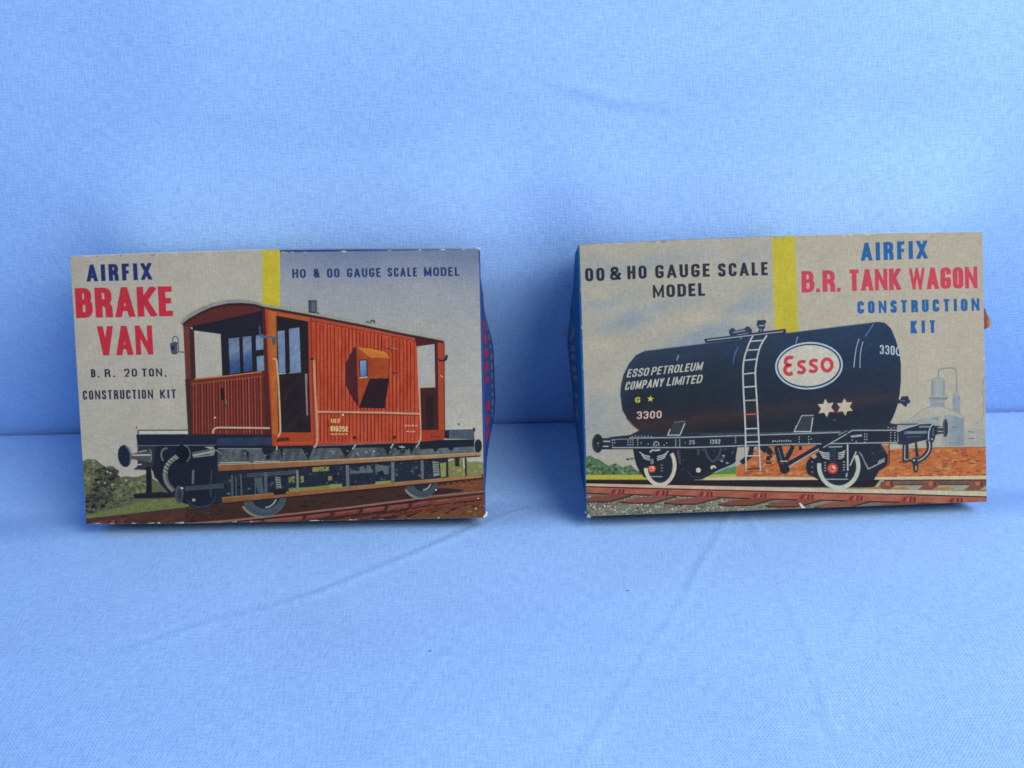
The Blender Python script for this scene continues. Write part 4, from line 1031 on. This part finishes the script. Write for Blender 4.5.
    bal = [(585, 497), (640, 494), (700, 497), (770, 501), (812, 504), (812, 512), (700, 518), (585, 519)]
    dabs(K, tr, bal, 1100, .4, 1.3, [(172, 170, 154), (88, 86, 76), (132, 126, 104), (60, 58, 54), (190, 188, 176), (118, 120, 112), (146, 134, 92)], .8, 14)
    # far rail on the right
    K.poly(tr, [(880, 480), (990, 479.4), (990, 490), (872, 490)], (150, 152, 124))
    K.grid(tr, (884, 480), (988, 479.8), (988, 485), (884, 485), 30, 2, lambda x, y: jit((108, 76, 70), 8)); K.line(tr, [(884, 480.2), (988, 479.8)], 1.1, (52, 40, 42)); K.line(tr, [(886, 485), (988, 484.6)], .9, (66, 44, 42))
    for x in (887.4, 930.6, 977.4):
        K.poly(tr, [(x - 6, 481.4), (x + 5, 481), (x + 9, 485), (x + 2, 490), (x - 14, 490.6), (x - 8, 485.6)], (122, 76, 62)); K.poly(tr, blob(x, 483.6, 2.9, 8, .9), (178, 100, 64)); K.line(tr, [(x + 4, 481.4), (x + 4.4, 486)], 1.4, (66, 40, 40))
        K.poly(tr, [(x + 10, 485.6), (x + 31, 485.2), (x + 30, 488.4), (x + 8, 488.8)], (138, 148, 132))
    for x in (872, 899, 942): K.poly(tr, [(x - 6, 487.8), (x + 6, 486.6), (x + 12, 489.4), (x - 8, 490)], (170, 112, 62))
    # near rail
    K.grid(tr, (580, 483.4), (988, 491.4), (988, 496.2), (580, 485.9), 40, 1, lambda x, y: jit(lerp((200, 158, 138), (188, 180, 152), (x - 586) / 400), 6))
    K.line(tr, [(580, 486.4), (690, 489.6), (810, 492.6), (910, 494.4), (988, 496.9)], 1.2, (44, 32, 34))
    K.grid(tr, (580, 487.2), (988, 497.6), (988, 505), (580, 493), 50, 2, lambda x, y: jit((160, 88, 68), 10))
    K.line(tr, [(580, 493.2), (690, 496.2), (760, 499), (825, 500.2), (925, 503), (988, 505)], 1.3, (52, 36, 34))
    for i, x in enumerate((617, 661, 705, 759, 806, 855, 908, 955)):
        y = 488 + (x - 586) * .0258
        K.poly(tr, [(x - 40, y + 11.5), (x - 24, y + 7.6), (x - 6, y + 6), (x + 7, y + 5.6), (x + 14, y + 6.4), (x + 2, y + 9.6), (x - 8, y + 12.6), (x - 30, y + 13)], jit((126, 72, 60), 8))
        K.line(tr, [(x - 41, y + 12.2), (x - 30, y + 13.3), (x - 8, y + 13), (x + 3, y + 10), (x + 15, y + 6.8)], 1.2, (50, 34, 32))
        K.poly(tr, [(x - 5, y + 1), (x - 1, y), (x + 6.5, y + .4), (x + 6, y + 5.4), (x - 3, y + 6), (x - 9, y + 6.2)], (148, 66, 58))
        K.line(tr, [(x - 2.6, y + .6), (x - 5, y + 5.6)], 1.3, (88, 36, 36)); K.line(tr, [(x + 2.6, y + .6), (x + 1.8, y + 5.4)], 1.3, (92, 40, 38)); K.line(tr, [(x + .6, y + 1), (x - .8, y + 5)], .8, (206, 112, 96))
        K.line(tr, [(x + 6.8, y + .8), (x + 6.2, y + 5.4)], 1.4, (60, 36, 38))
    K.poly(tr, [(798.6, 503), (800.4, 502.8), (806.6, 509.6), (808.4, 514), (803.6, 511.4)], (208, 208, 206))

    # tank wagon
    wag = K.part('wagon_picture', panel)
    DK, LT = (32, 38, 50), (148, 154, 152)
    und = wag
    K.poly(und, smooth([(632.4, 446), (692, 446), (738, 444), (735.6, 458), (736, 462), (729, 466), (716, 471), (706, 478), (692, 480.4), (672, 482), (645, 479), (640, 472), (635.6, 464), (632.4, 446)], 1), (30, 34, 43))
    dabs(K, und, [(676, 448), (734, 447), (732, 460), (706, 474), (680, 476)], 40, .8, 2.6, [(50, 55, 64), (24, 27, 36), (68, 76, 82), (40, 45, 54)])
    for p in (smooth([(705, 448), (707, 456), (713, 463), (719, 456), (721, 448)], 2), [(698, 449), (698.6, 458)], [(678, 450), (680, 464)]): K.line(und, p, 2.2, (62, 68, 76))
    for x, y in ((722, 461), (727, 463), (723.4, 456)): K.poly(und, blob(x, y, 2, 6, .6), (122, 142, 148))
    # brake gear over the wall
    for p, w in ((smooth([(763, 447), (771, 452), (769, 458), (768.6, 464)], 1), 6.0), ([(777.6, 446), (781, 460), (784.6, 470)], 8.0), (smooth([(793, 446), (789, 455), (783, 463)], 1), 4.4), ([(759, 446), (766, 452)], 4), ([(752, 446), (750, 456), (741, 463)], 5), (smooth([(800, 446), (801, 452), (806, 452)], 1), 3.4)): K.line(und, p, w, DK)
    K.line(und, [(778, 448), (782, 462)], .9, (92, 104, 116)); K.line(und, [(780, 461.4), (787, 461)], 1.0, (150, 168, 176))
    K.poly(und, [(793, 461), (797.6, 451), (808.4, 448.6), (809, 452), (797.4, 459)], (200, 92, 72))
    K.line(und, [(784, 467), (812, 451), (838, 435.6)], 5.2, DK); K.line(und, [(788, 467.2), (814, 451.8), (836, 439)], 1.2, (158, 162, 156)); K.ell(und, 784.6, 469.2, 5, 4.6, DK)
    # right bogie mass
    K.poly(und, [(820, 444), (881, 444), (887.8, 455), (887.4, 464), (879, 471), (873.8, 480), (846, 483), (822, 482), (812, 476), (807, 468), (810, 458), (818, 452)], DK)
    K.line(und, [(889, 444), (889, 464), (880, 470)], .9, (40, 44, 54)); K.line(und, [(861, 454), (868, 469), (884.6, 461)], 1.2, (140, 146, 146))
    for i in range(3): K.line(und, [(878 + i * 2.2, 463.4 - i), (880 + i * 2.2, 460 - i)], .8, (176, 180, 176))
    dabs(K, und, [(864, 446), (882, 446), (884, 458), (868, 468)], 14, .8, 2.4, [(46, 54, 68), (28, 33, 46)])
    K.ell(und, 811.6, 467, 5.6, 9, (30, 35, 47)); K.ell(und, 814, 456.4, 2.4, 2.2, (176, 152, 112), n=10)
    for y in (462, 467, 472): K.ell(und, 812, y, .8, .8, (120, 130, 136), n=8)
    # wheels: white tyres
    for (cx, cy, rx, ry, a0, a1, w, c, hub, rh) in ((660, 465.4, 14.6, 19.4, -38, 172, 3.6, (198, 186, 164), (651.8, 468.6), 3.9), (838.6, 466.2, 19.6, 21.4, -30, 188, 4.0, (180, 184, 166), (832.4, 468.4), 5.2)):
        wh = K.part('wheel', wag)
        K.ell(wh, cx, cy, rx, ry, (32, 38, 50)); K.line(wh, arc(cx, cy, rx - 2, ry - 2.4, 0, a0, a1, 36), 2.2, (46, 54, 66))
        K.line(wh, arc(cx, cy, rx, ry, 0, a0, a1, 44), w, c)
        ax = K.part('axle_cap', wh); K.ell(ax, hub[0], hub[1], rh, rh, (190, 66, 50)); K.line(ax, arc(hub[0], hub[1], rh * .55, rh * .55, 0, 0, 360, 14), .9, (232, 140, 120), closed=True); K.ell(ax, hub[0] + rh * .2, hub[1] - rh * .2, rh * .3, rh * .3, (238, 170, 150), n=8)
    wh = K.part('wheel', wag)
    K.ell(wh, 698, 467.4, 13.2, 12.4, (29, 33, 42)); K.line(wh, arc(698, 467, 11.4, 10.6, 0, 20, 160, 20), 1.2, (48, 54, 62)); K.ell(wh, 698.3, 470.2, 2.5, 2.5, (196, 190, 172), n=12); K.ell(wh, 713.2, 467.6, 2.9, 2.3, (186, 184, 170), n=12); K.ell(wh, 713.8, 469, 1.8, 1.4, (40, 44, 52), n=8)
    # springs and axle guards
    sp = K.part('leaf_spring', wag)
    K.poly(sp, [(645, 449), (660, 449), (658, 466), (648, 466)], (28, 32, 42))
    for i in range(3):
        K.line(sp, smooth([(639.5 + i * 1.8, 452 + i * 2.2), (644, 455.4 + i * 1.6), (650, 456.6 + i * 1.8)], 1), .9, (178, 178, 170)); K.line(sp, smooth([(668.4 - i * 1.6, 451 + i * 2.4), (664, 455 + i * 1.6), (657, 456.6 + i * 1.8)], 1), .9, (178, 178, 170))
    K.line(sp, smooth([(650, 452.6), (651.6, 450), (656, 450.6), (660, 449.6)], 1), 1.5, (170, 172, 166)); K.poly(sp, [(650.6, 459), (653.4, 459), (653.6, 464), (650.4, 464)], (112, 120, 126)); K.line(sp, [(649, 476.6), (662.4, 476.6)], .9, LT)
    for y in (465, 468, 471): K.line(sp, [(660.6, y), (663, y)], .7, (130, 138, 140))
    K.line(sp, [(626.6, 459.4), (634, 458.6)], 1.1, (50, 54, 62)); K.poly(sp, blob(627.4, 459.4, 1.6, 6), (50, 54, 62))
    sp = K.part('leaf_spring', wag)
    K.poly(sp, [(820, 447), (846, 447), (846, 462), (822, 462)], (30, 36, 48))
    for i in range(4):
        K.line(sp, smooth([(818.6 + i * 1.2, 451 + i * 1.9), (824, 453 + i * 1.7), (829.4, 453 + i * 2)], 1), .9, (180, 182, 174)); K.line(sp, smooth([(845 - i * .4, 450.4 + i * 1.9), (842, 452.6 + i * 1.8), (838, 453 + i * 1.9)], 1), .9, (180, 182, 174))
    K.line(sp, [(828.6, 447), (842, 446.6)], 1.1, (150, 156, 154)); K.line(sp, [(825, 479.2), (848, 479.2)], 1.0, LT); K.poly(sp, [(830, 447.6), (836, 447.6), (836.6, 463), (829.6, 463)], (42, 50, 64))
    for y in (462.6, 465.4, 468, 470.6): K.line(sp, [(824, y), (826, y)], .9, LT); K.line(sp, [(842.6, y - .6), (845, y - .6)], .9, LT)
    K.line(sp, [(847.4, 434), (847.6, 470.6)], 1.4, (178, 184, 182)); K.line(sp, [(856, 451.6), (849.8, 465.8)], 1.3, (170, 176, 172)); K.line(sp, [(847, 473), (846, 477)], 1.6, (150, 158, 158)); K.line(sp, smooth([(859, 452), (863, 458), (865.6, 465)], 1), 1.3, (112, 118, 120))

    # tank barrel
    tank = K.part('tank', wag)
    topc = [(620.4, 395), (621, 385.6), (623.4, 375), (629.2, 363.4), (636.3, 355), (643.9, 351.4), (662, 348.8), (700, 344.4), (745, 338.6), (786, 333.4), (830, 327.6), (879, 322), (885, 323), (890.8, 328.6), (895.5, 339.6), (899, 351.3), (900.7, 364.2)]
    botc = [(620.4, 395), (622.4, 410), (628.6, 420.8), (634, 426.4), (640, 431), (650, 434.4), (700, 435.4), (760, 434), (830, 431.4), (880, 428), (889.6, 423.8), (894, 415), (897.2, 405.5), (899.6, 394), (900.7, 380), (900.7, 364.2)]
    def yat(c, x):
        for (a, b) in zip(c[:-1], c[1:]):
            if a[0] <= x <= b[0]: return a[1] + (b[1] - a[1]) * ((x - a[0]) / max(1e-6, b[0] - a[0]))
        return c[-1][1]
    xs = [620.4, 620.7, 621.2, 622.4, 623.4, 626, 629.2, 632, 634, 636.3, 640, 643.9, 650] + [656 + i * 8 for i in range(28)] + [879, 882, 885, 888, 890.8, 893, 895.5, 897.2, 898.4, 899.6, 900.4, 900.7]
    G = []
    for j in range(25):
        t = j / 24; G.append([(x, yat(topc, x) + (yat(botc, x) - yat(topc, x)) * t) for x in xs])
    def tankc(x, y):
        t = (y - yat(topc, min(x, 880))) / 96
        e = min(1, max(0, (x - 700) / 190))
        c = ramp([(0, (42, 55, 76)), (.12, (38, 52, 70)), (.35, (30, 41, 55)), (.55, (30, 37, 48)), (.70, (37, 37, 46)), (.78, (54, 42, 42)), (.84, (46, 38, 41)), (.92, (28, 32, 40)), (1, (32, 37, 46))], t)
        c = lerp(c, (32, 54, 82), .75 * e * max(0, min(1, 1.15 - t * .9)))
        if x < 650 and y > 400: c = lerp(c, (62, 40, 42), max(0, min(.5, (y - 404) / 40)))
        return jit(c, 2.0)
    K.mesh(tank, G, tankc)
    K.line(tank, [(643.9, 351.4), (700, 344.4), (786, 333.4), (879, 322)], .7, (70, 88, 116))
    K.line(tank, [(626, 418), (633, 425.6), (640, 431)], .8, (150, 92, 72))
    # streaks of light along the plates
    K.line(tank, smooth([(859, 338.6), (857.4, 343), (855.4, 351), (853.6, 367.4)], 1), [.5] + [.9] * 7, (150, 160, 172)); K.line(tank, smooth([(862.8, 341.6), (861, 348), (859.9, 356), (859.7, 368)], 1), .9, (140, 152, 166))
    K.line(tank, [(873.6, 323.6), (865, 336.6)], .9, (84, 116, 158)); K.line(tank, [(738, 347), (735, 353), (733, 363)], .9, (70, 108, 160)); K.line(tank, [(797.4, 336.6), (795.6, 343.4)], .8, (130, 146, 166)); K.line(tank, [(678.6, 355), (676.6, 360.4)], .8, (150, 162, 166))
    # walkway, manhole, valve
    wk = K.part('walkway', tank)
    K.poly(wk, [(704, 339.4), (785.4, 329.4), (786.2, 332.4), (784, 335), (706, 343)], (41, 50, 72)); K.line(wk, [(707, 340.6), (783, 331.6)], .8, (158, 168, 168)); K.line(wk, [(704.4, 339.4), (785.6, 329.2)], .7, (40, 48, 66))
    mh = K.part('manhole', tank)
    K.poly(mh, [(728.8, 331), (731, 328.4), (733.6, 328.2), (735.4, 330.8), (744, 328.8), (746.6, 326.6), (749, 326.8), (751.6, 329.6), (752, 332.6), (748, 334.6), (731, 336.8), (729.6, 334)], (46, 56, 80)); K.line(mh, [(733, 332.6), (745, 330.6)], .9, (138, 150, 156)); K.line(mh, [(737, 335), (748, 333.2)], .7, (120, 134, 140)); K.ell(mh, 740.6, 338, 1.2, 1.2, (96, 120, 110), n=8)
    vl = K.part('valve', tank)
    K.poly(vl, [(756.8, 323), (757.6, 320.4), (765.4, 320), (766.2, 322.4), (764.6, 323.6), (765, 328), (763, 329.6), (763.6, 331.6), (758, 332.4), (759.4, 329.4), (757.6, 327)], (44, 54, 80)); K.line(vl, [(758.6, 326), (764, 325.6)], 1.0, (150, 164, 172)); K.line(vl, [(760.6, 329), (761, 332)], .9, (140, 152, 156))
    vl = K.part('valve', tank)
    K.poly(vl, [(896, 400), (900.6, 399.4), (901.4, 396.4), (908, 396), (908.4, 399), (910.2, 400.6), (909.6, 403), (907, 404), (906.4, 407), (903.6, 405.6), (901.4, 403.4), (896, 403.6)], (38, 48, 70)); K.line(vl, [(900, 401), (905, 400.6)], .7, (96, 112, 128))
    # writing on the barrel
    W_ = (180, 178, 166)
    nl = K.part('owner_lettering', tank)
    for w, a, b, yl, yr in (('ESSO', 626.4, 647.8, 377.6, 375.8), ('PETROLEUM', 650.6, 701.4, 375.4, 370.2)): K.text(nl, w, a, b, yl, yr, 8.2, 1.4, W_, .26, .14)
    for w, a, b, yl, yr in (('COMPANY', 624.4, 662.4, 390.4, 386.5), ('LIMITED', 666.2, 701.0, 386.0, 383.0)): K.text(nl, w, a, b, yl, yr, 8.4, 1.4, W_, .26, .14)
    nl = K.part('number_lettering', tank)
    K.text(nl, '3300', 636.8, 661.4, 419.2, 418.2, 7.6, 1.45, (196, 166, 154), .02, .20)
    nl = K.part('code_lettering', tank)
    K.text(nl, 'G', 635, 640, 402.8, 402.6, 5.4, 1.4, (196, 190, 62), 0, .2)
    nl = K.part('number_lettering', tank)
    K.text(nl, '330', 879.6, 894.4, 354.0, 355.0, 9.0, 1.3, (172, 184, 192), 0, .16); K.line(nl, smooth([(900.4, 347.4), (898.2, 346.6), (896.2, 349), (896, 352.6), (897.6, 355.4), (900.2, 355)], 1), 1.2, (172, 184, 192))
    def star(P, cx, cy, r, k, n, col, rot=0): K.poly(P, [(cx + (r if i % 2 == 0 else r * k) * math.sin(R(rot + 180 / n * i)), cy - (r if i % 2 == 0 else r * k) * math.cos(R(rot + 180 / n * i))) for i in range(2 * n)], col)
    star(K.part('star_emblem', tank), 650.3, 399, 3.4, .42, 5, (196, 190, 70), 6)
    ss = K.part('star_emblem', tank); ss.label = 'pair of cream six pointed stars'
    K.poly(ss, smooth([(832, 413), (836, 405), (846, 399), (853, 403), (852, 410), (842, 414), (832, 413)], 1), (78, 42, 46))
    star(ss, 825.9, 408, 9.2, .54, 6, (190, 176, 154), -6); star(ss, 844.6, 407.0, 8.8, .54, 6, (188, 172, 150), -4)
    K.poly(ss, blob(834.4, 420, 2.0, 7, .7), (92, 66, 62))
    em = K.part('oval_emblem', tank); em.label = 'cream oval badge with red lettering'
    K.ell(em, 808.8, 365.8, 33.8, 23.6, (172, 184, 190), -3.5, 56); K.ell(em, 808.8, 365.8, 32.2, 22.0, (38, 58, 92), -3.5, 56); K.ell(em, 808.6, 365.7, 30.6, 20.4, (190, 184, 166), -3.5, 56)
    el = K.part('badge_lettering', tank); RD = (190, 58, 74)
    K.line(el, smooth([(792.6, 358.6), (791.4, 357.4), (788, 357.6), (785.4, 359.6), (785.4, 363), (787.4, 365.0), (790.4, 365.4), (787, 365.8), (784.8, 368), (784.8, 371.6), (786.6, 374.0), (789.4, 374.4), (792.4, 372.8)], 2), 3.7, RD)
    for x0, y0, w, h in ((797.2, 360.2, 8.2, 13.8), (808.9, 359.0, 8.6, 13.8)):
        K.line(el, smooth([(x0 + w * .98, y0 + h * .16), (x0 + w * .8, y0 + h * .10), (x0 + w * .40, y0 + h * .10), (x0 + w * .16, y0 + h * .22), (x0 + w * .2, y0 + h * .40), (x0 + w * .55, y0 + h * .50), (x0 + w * .84, y0 + h * .62), (x0 + w * .84, y0 + h * .80), (x0 + w * .58, y0 + h * .92), (x0 + w * .22, y0 + h * .90), (x0, y0 + h * .82)], 2), 3.5, RD)
    K.line(el, arc(826.8, 365.0, 4.9, 5.9, 0, 0, 360, 28), 3.6, RD, closed=True)
    # frame
    fr = K.part('frame', wag)
    K.poly(fr, [(640, 430), (700, 431.6), (790, 431), (846, 429), (889, 422.6), (897, 425), (897, 432), (603, 440), (611, 437), (630, 435)], (37, 42, 54))
    K.poly(fr, [(602, 438.2), (690, 437.2), (790, 433.6), (897, 429.6), (898.6, 443.4), (790, 445.6), (690, 448.8), (602, 449.4)], DK)
    K.line(fr, [(629, 438.2), (690, 437.3), (745, 435.4), (790, 434), (844, 432.2)], 1.1, LT); K.line(fr, [(611, 447.7), (690, 447.5), (745, 445.6), (790, 444.2), (844, 443.4), (897, 442.4)], 1.1, LT)
    K.line(fr, [(847.6, 433), (852, 430.4), (896, 430.2), (898, 431.4), (897.8, 442)], 1.1, LT); K.line(fr, [(603.6, 441.7), (610.6, 441.7)], 1.2, (150, 154, 152)); K.line(fr, [(602.6, 446.6), (608.4, 446.4)], .9, LT); K.line(fr, [(610.6, 439.6), (628, 439)], .8, (120, 126, 130))
    K.line(fr, [(611.2, 438.6), (611.2, 447.4)], .8, (120, 128, 130))
    K.line(fr, [(700, 434.4), (742, 433.6), (790, 432.4), (840, 431)], .9, (70, 78, 88))
    rv = [(612.5 + (i % 2) * 2, 440.4 + (i // 2) * 2.6) for i in range(5)] + [(628 + (i % 3) * 2.4, 440 + (i // 3) * 2.4) for i in range(9)] + [(637.6, 440 + i * 2.4) for i in range(3)] + [(641, 443), (648, 444), (664, 445), (666.6, 443)] + \
         [(675.6, 440 + i * 2) for i in range(4)] + [(679.6, 440 + i * 2) for i in range(4)] + [(735.4, 437.8 + i * 2.4) for i in range(3)] + [(799, 437 + i * 2.4) for i in range(3)] + [(808.6, 436.6 + i * 3) for i in range(3)] + \
         [(864.4, 434 + i * 2.6) for i in range(4)] + [(866.6, 434.4 + i * 2.6) for i in range(3)] + [(890.4, 432.6 + i * 2.6) for i in range(4)] + [(894.6, 432.6 + i * 2.6) for i in range(4)] + [(888 + i * 3, 427.4 + (i % 2)) for i in range(5)] + [(632 + i * 3.2, 436.6 - (i % 2) * .6) for i in range(7)] + [(852, 440), (856, 441.6), (811, 439)]
    K.batch(600, 425, 905, 450)
    for x, y in rv: K.ell(fr, x, y, .65, .65, (158, 164, 164), n=6)
    K.end()
    K.line(fr, smooth([(653.4, 446.4), (654, 442.4), (656.4, 441.6), (658.6, 443), (658.6, 446)], 1), 1.1, LT); K.ell(fr, 656.2, 445.4, .9, 1, LT, n=6)
    nl = K.part('frame_lettering', fr)
    K.text(nl, '25', 688.6, 694.6, 444.4, 444.2, 4.2, .9, (150, 156, 158), .1, .2); K.text(nl, '1262', 710.0, 720.2, 444.2, 443.8, 4.6, .9, (160, 164, 166), 0, .2); K.ell(nl, 685, 442.6, .6, .6, LT, n=6)
    for i in range(9): K.line(nl, [(772.2 + i * 2.2, 442.2 - (i % 2) * .5 - i * .06), (773.4 + i * 2.2, 440.2 + (i % 3) * .4 - i * .06)], .9, (170, 174, 172))
    K.line(fr, [(850.6, 436.6), (861.6, 435.4)], 2.0, (150, 158, 158))
    for p in ([(667.6, 435.2), (674, 422.2), (685.6, 421.2), (679.8, 435.2)], [(794, 431.6), (801.6, 415.6), (813.4, 415.4), (810.6, 431.6)]):
        cr = K.part('tank_saddle', fr); K.poly(cr, p, (52, 57, 64)); K.line(cr, [p[1], p[2]], .7, (110, 116, 122)); K.line(cr, [(p[0][0] + 2.4, p[0][1] - 6), p[0], p[3], (p[2][0] - .8, p[2][1] + 2)], 1.0, (176, 180, 178)); 
        if p[0][0] > 700: K.line(cr, [p[0], p[1], p[2]], .9, (150, 156, 158))
    K.line(fr, [(822, 445.2), (846, 431.4)], 4.2, DK); K.line(fr, [(823, 447.6), (846.6, 433.8)], 1.0, (150, 156, 152)); K.line(fr, [(838, 435), (847, 430.6)], .9, (120, 126, 128))
    # ladder
    ld = K.part('ladder', wag); LC = (180, 182, 174)
    K.line(ld, smooth([(752.7, 336), (750, 341), (747.2, 348), (744.6, 356), (743.2, 363), (742.7, 374), (743.2, 388), (743.8, 400), (745, 421), (745.6, 446), (746, 471)], 1), 1.5, LC)
    K.line(ld, smooth([(766.8, 335.4), (763.6, 340), (760.2, 346), (758, 353), (756.6, 360), (755, 371), (755.6, 385), (756.7, 400), (757.8, 421), (759, 446), (760.2, 471)], 1), 1.5, LC)
    for i, (xl, yl, xr, yr) in enumerate(((750, 341.4, 762.4, 340.4), (746.6, 350.4, 758.8, 349.6), (744.2, 360.4, 756.6, 359.2), (742.8, 374.2, 755, 372.8), (743.2, 387.2, 755.8, 386.4), (743.9, 400.7, 756.8, 400.1), (744.6, 414.6, 757.4, 414), (745.3, 428.8, 758.2, 428.4), (745.6, 442.2, 758.8, 441.6), (746, 456.0, 759.4, 455.6), (746.2, 469.2, 760, 468.6))):
        K.line(ld, [(xl, yl), (xr, yr)], 1.2, (176, 98, 70) if i == 6 else ((70, 50, 44) if i == 10 else ((176, 150, 146) if i == 5 else LC)))
    # buffers, hose and hook
    bf = K.part('buffer', wag)
    K.poly(bf, [(600, 439), (612, 439.4), (612, 448.6), (600, 449)], (40, 43, 52)); K.line(bf, [(603, 441.4), (610.4, 441.4)], 1.2, (158, 162, 160)); K.line(bf, [(602.6, 446.4), (608.4, 446.4)], 1.0, (170, 172, 170)); K.ell(bf, 597.6, 443.4, 5.5, 9.4, (36, 38, 46)); K.line(bf, arc(597.4, 443.4, 4.6, 8.4, 0, 100, 260, 12), .7, (70, 74, 82)); K.poly(bf, blob(598, 443.4, 1.2, 6), (126, 130, 132)); K.poly(bf, blob(598, 446.4, .8, 6), (110, 114, 118))
    K.poly(fr, [(897.6, 431.6), (907, 427.6), (918.7, 424.4), (931.6, 423.8), (937, 427), (936.4, 434), (931.6, 438.8), (922, 440.6), (908, 444.2), (898.4, 444.4)], (36, 44, 60)); K.line(fr, [(897.6, 431.4), (907, 427.6), (918.7, 424.2)], 1.1, (170, 176, 172)); K.line(fr, [(888, 424.6), (918, 424)], 1.0, (44, 52, 64))
    K.line(fr, [(906, 432.6), (927, 432.2)], 2.6, (112, 122, 128)); K.line(fr, [(906, 437), (921, 436.4)], 1.6, (58, 68, 84)); K.line(fr, [(919, 426.8), (930, 426.6)], 1.6, (120, 130, 134)); K.poly(fr, blob(905, 433, 1.8, 7, 1.3), (84, 94, 104))
    bf = K.part('buffer', wag)
    K.poly(bf, [(936, 425.6), (944, 427), (944, 433), (936, 434.6)], (44, 54, 70)); K.line(bf, [(937.6, 427.4), (943, 427.6)], 1.0, LT); K.line(bf, [(937.6, 431.2), (943, 431.4)], 1.0, LT); K.ell(bf, 945.2, 428, 2.5, 9.0, (38, 50, 70)); K.line(bf, arc(945.2, 428, 1.7, 7.8, 0, 110, 250, 12), .6, (92, 106, 124))
    hk = K.part('coupling', wag)
    K.ell(hk, 932, 434, 3.4, 9.4, (36, 45, 60), 6); K.line(hk, arc(931.6, 434.2, 3.2, 9.4, 6, 80, 280, 18), 1.0, (172, 178, 172)); K.line(hk, [(933, 428), (932.6, 436)], 1.4, (80, 92, 104)); K.poly(hk, blob(931.6, 439, 1.3, 6), (160, 168, 170))
    ho = K.part('hose', wag)
    K.poly(ho, [(902.6, 443.4), (908.4, 443.4), (908.6, 461.4), (902.4, 461.4)], (42, 50, 64)); K.line(ho, [(904.6, 445), (904.4, 459)], 1.0, (150, 158, 156)); K.line(ho, [(903, 460.8), (912.6, 460.2)], 2.4, (42, 48, 60)); K.line(ho, [(904, 459.6), (908, 459.4)], .8, (160, 166, 162))
    K.line(ho, [(915.6, 441), (916.4, 450), (917.2, 457)], [1.6, 2.4, 3.2], (38, 46, 60))
    pth = smooth([(928.4, 440), (929.8, 446), (928.4, 452), (924, 457), (919, 460.4), (914, 461.6)], 2); K.line(ho, pth, 5.2, (36, 44, 58)); K.line(ho, pth[2:-3], 1.6, (142, 152, 152))
    K.ell(ho, 914.4, 461, 3.0, 3.8, (44, 54, 66)); K.poly(ho, blob(913.6, 460, 1.5, 6), (168, 174, 170)); K.poly(ho, [(913, 464), (918.4, 463), (918, 470), (917, 472.4), (914.4, 472.4), (913.4, 470)], (44, 52, 62)); K.poly(ho, [(915, 466), (916.6, 465.6), (916.4, 470.4), (915, 470.4)], (170, 138, 92))
    worn_edges(K, panel, [(578.6, 244.6), (983, 231.2), (987, 502.4), (587, 516.4)], 64, 9)
    K.finish()
    return root
tank_wagon_box()

# ------------------------------------------------------------------ two specks of lint on the seat
def lint(x, y, label):
    bm = bmesh.new(); pts = [(-.0005, 0), (-.0002, .0002), (.0002, .0001), (.0005, .0003)]
    for i, (a, b) in enumerate(pts):
        m = bmesh.ops.create_icosphere(bm, subdivisions=1, radius=.00014)
        for v in m['verts']: v.co += Vector((a * .6, b * .6, .00010 + .0001 * (i % 2)))
    me = bpy.data.meshes.new('lint_speck'); bm.to_mesh(me); bm.free()
    m, nt, bs, new, link = nodes('dark_lint')
    n = new('ShaderNodeTexNoise'); n.inputs['Scale'].default_value = 900
    r = new('ShaderNodeMapRange'); r.inputs['To Min'].default_value = .08; r.inputs['To Max'].default_value = .20
    link(n.outputs['Fac'], r.inputs['Value']); link(r.outputs[0], bs.inputs['Base Color']); bs.inputs['Roughness'].default_value = .95
    me.materials.append(m)
    o = bpy.data.objects.new('lint_speck', me); COL.objects.link(o); o['label'] = label; o['category'] = 'lint'
    dg = bpy.context.evaluated_depsgraph_get()
    hit = bpy.data.objects['cloth_backdrop'].ray_cast(Vector((x, y, .1)), Vector((0, 0, -1)))
    o.location = (x, y, hit[1].z if hit[0] else seat_z(y))
lint(0.0295, 0.1996, 'tiny dark lint speck lying on the cloth in front of the tank wagon box')
lint(-0.0219, 0.1786, 'tiny dark lint speck in front of the brake van box, nearest the viewer')
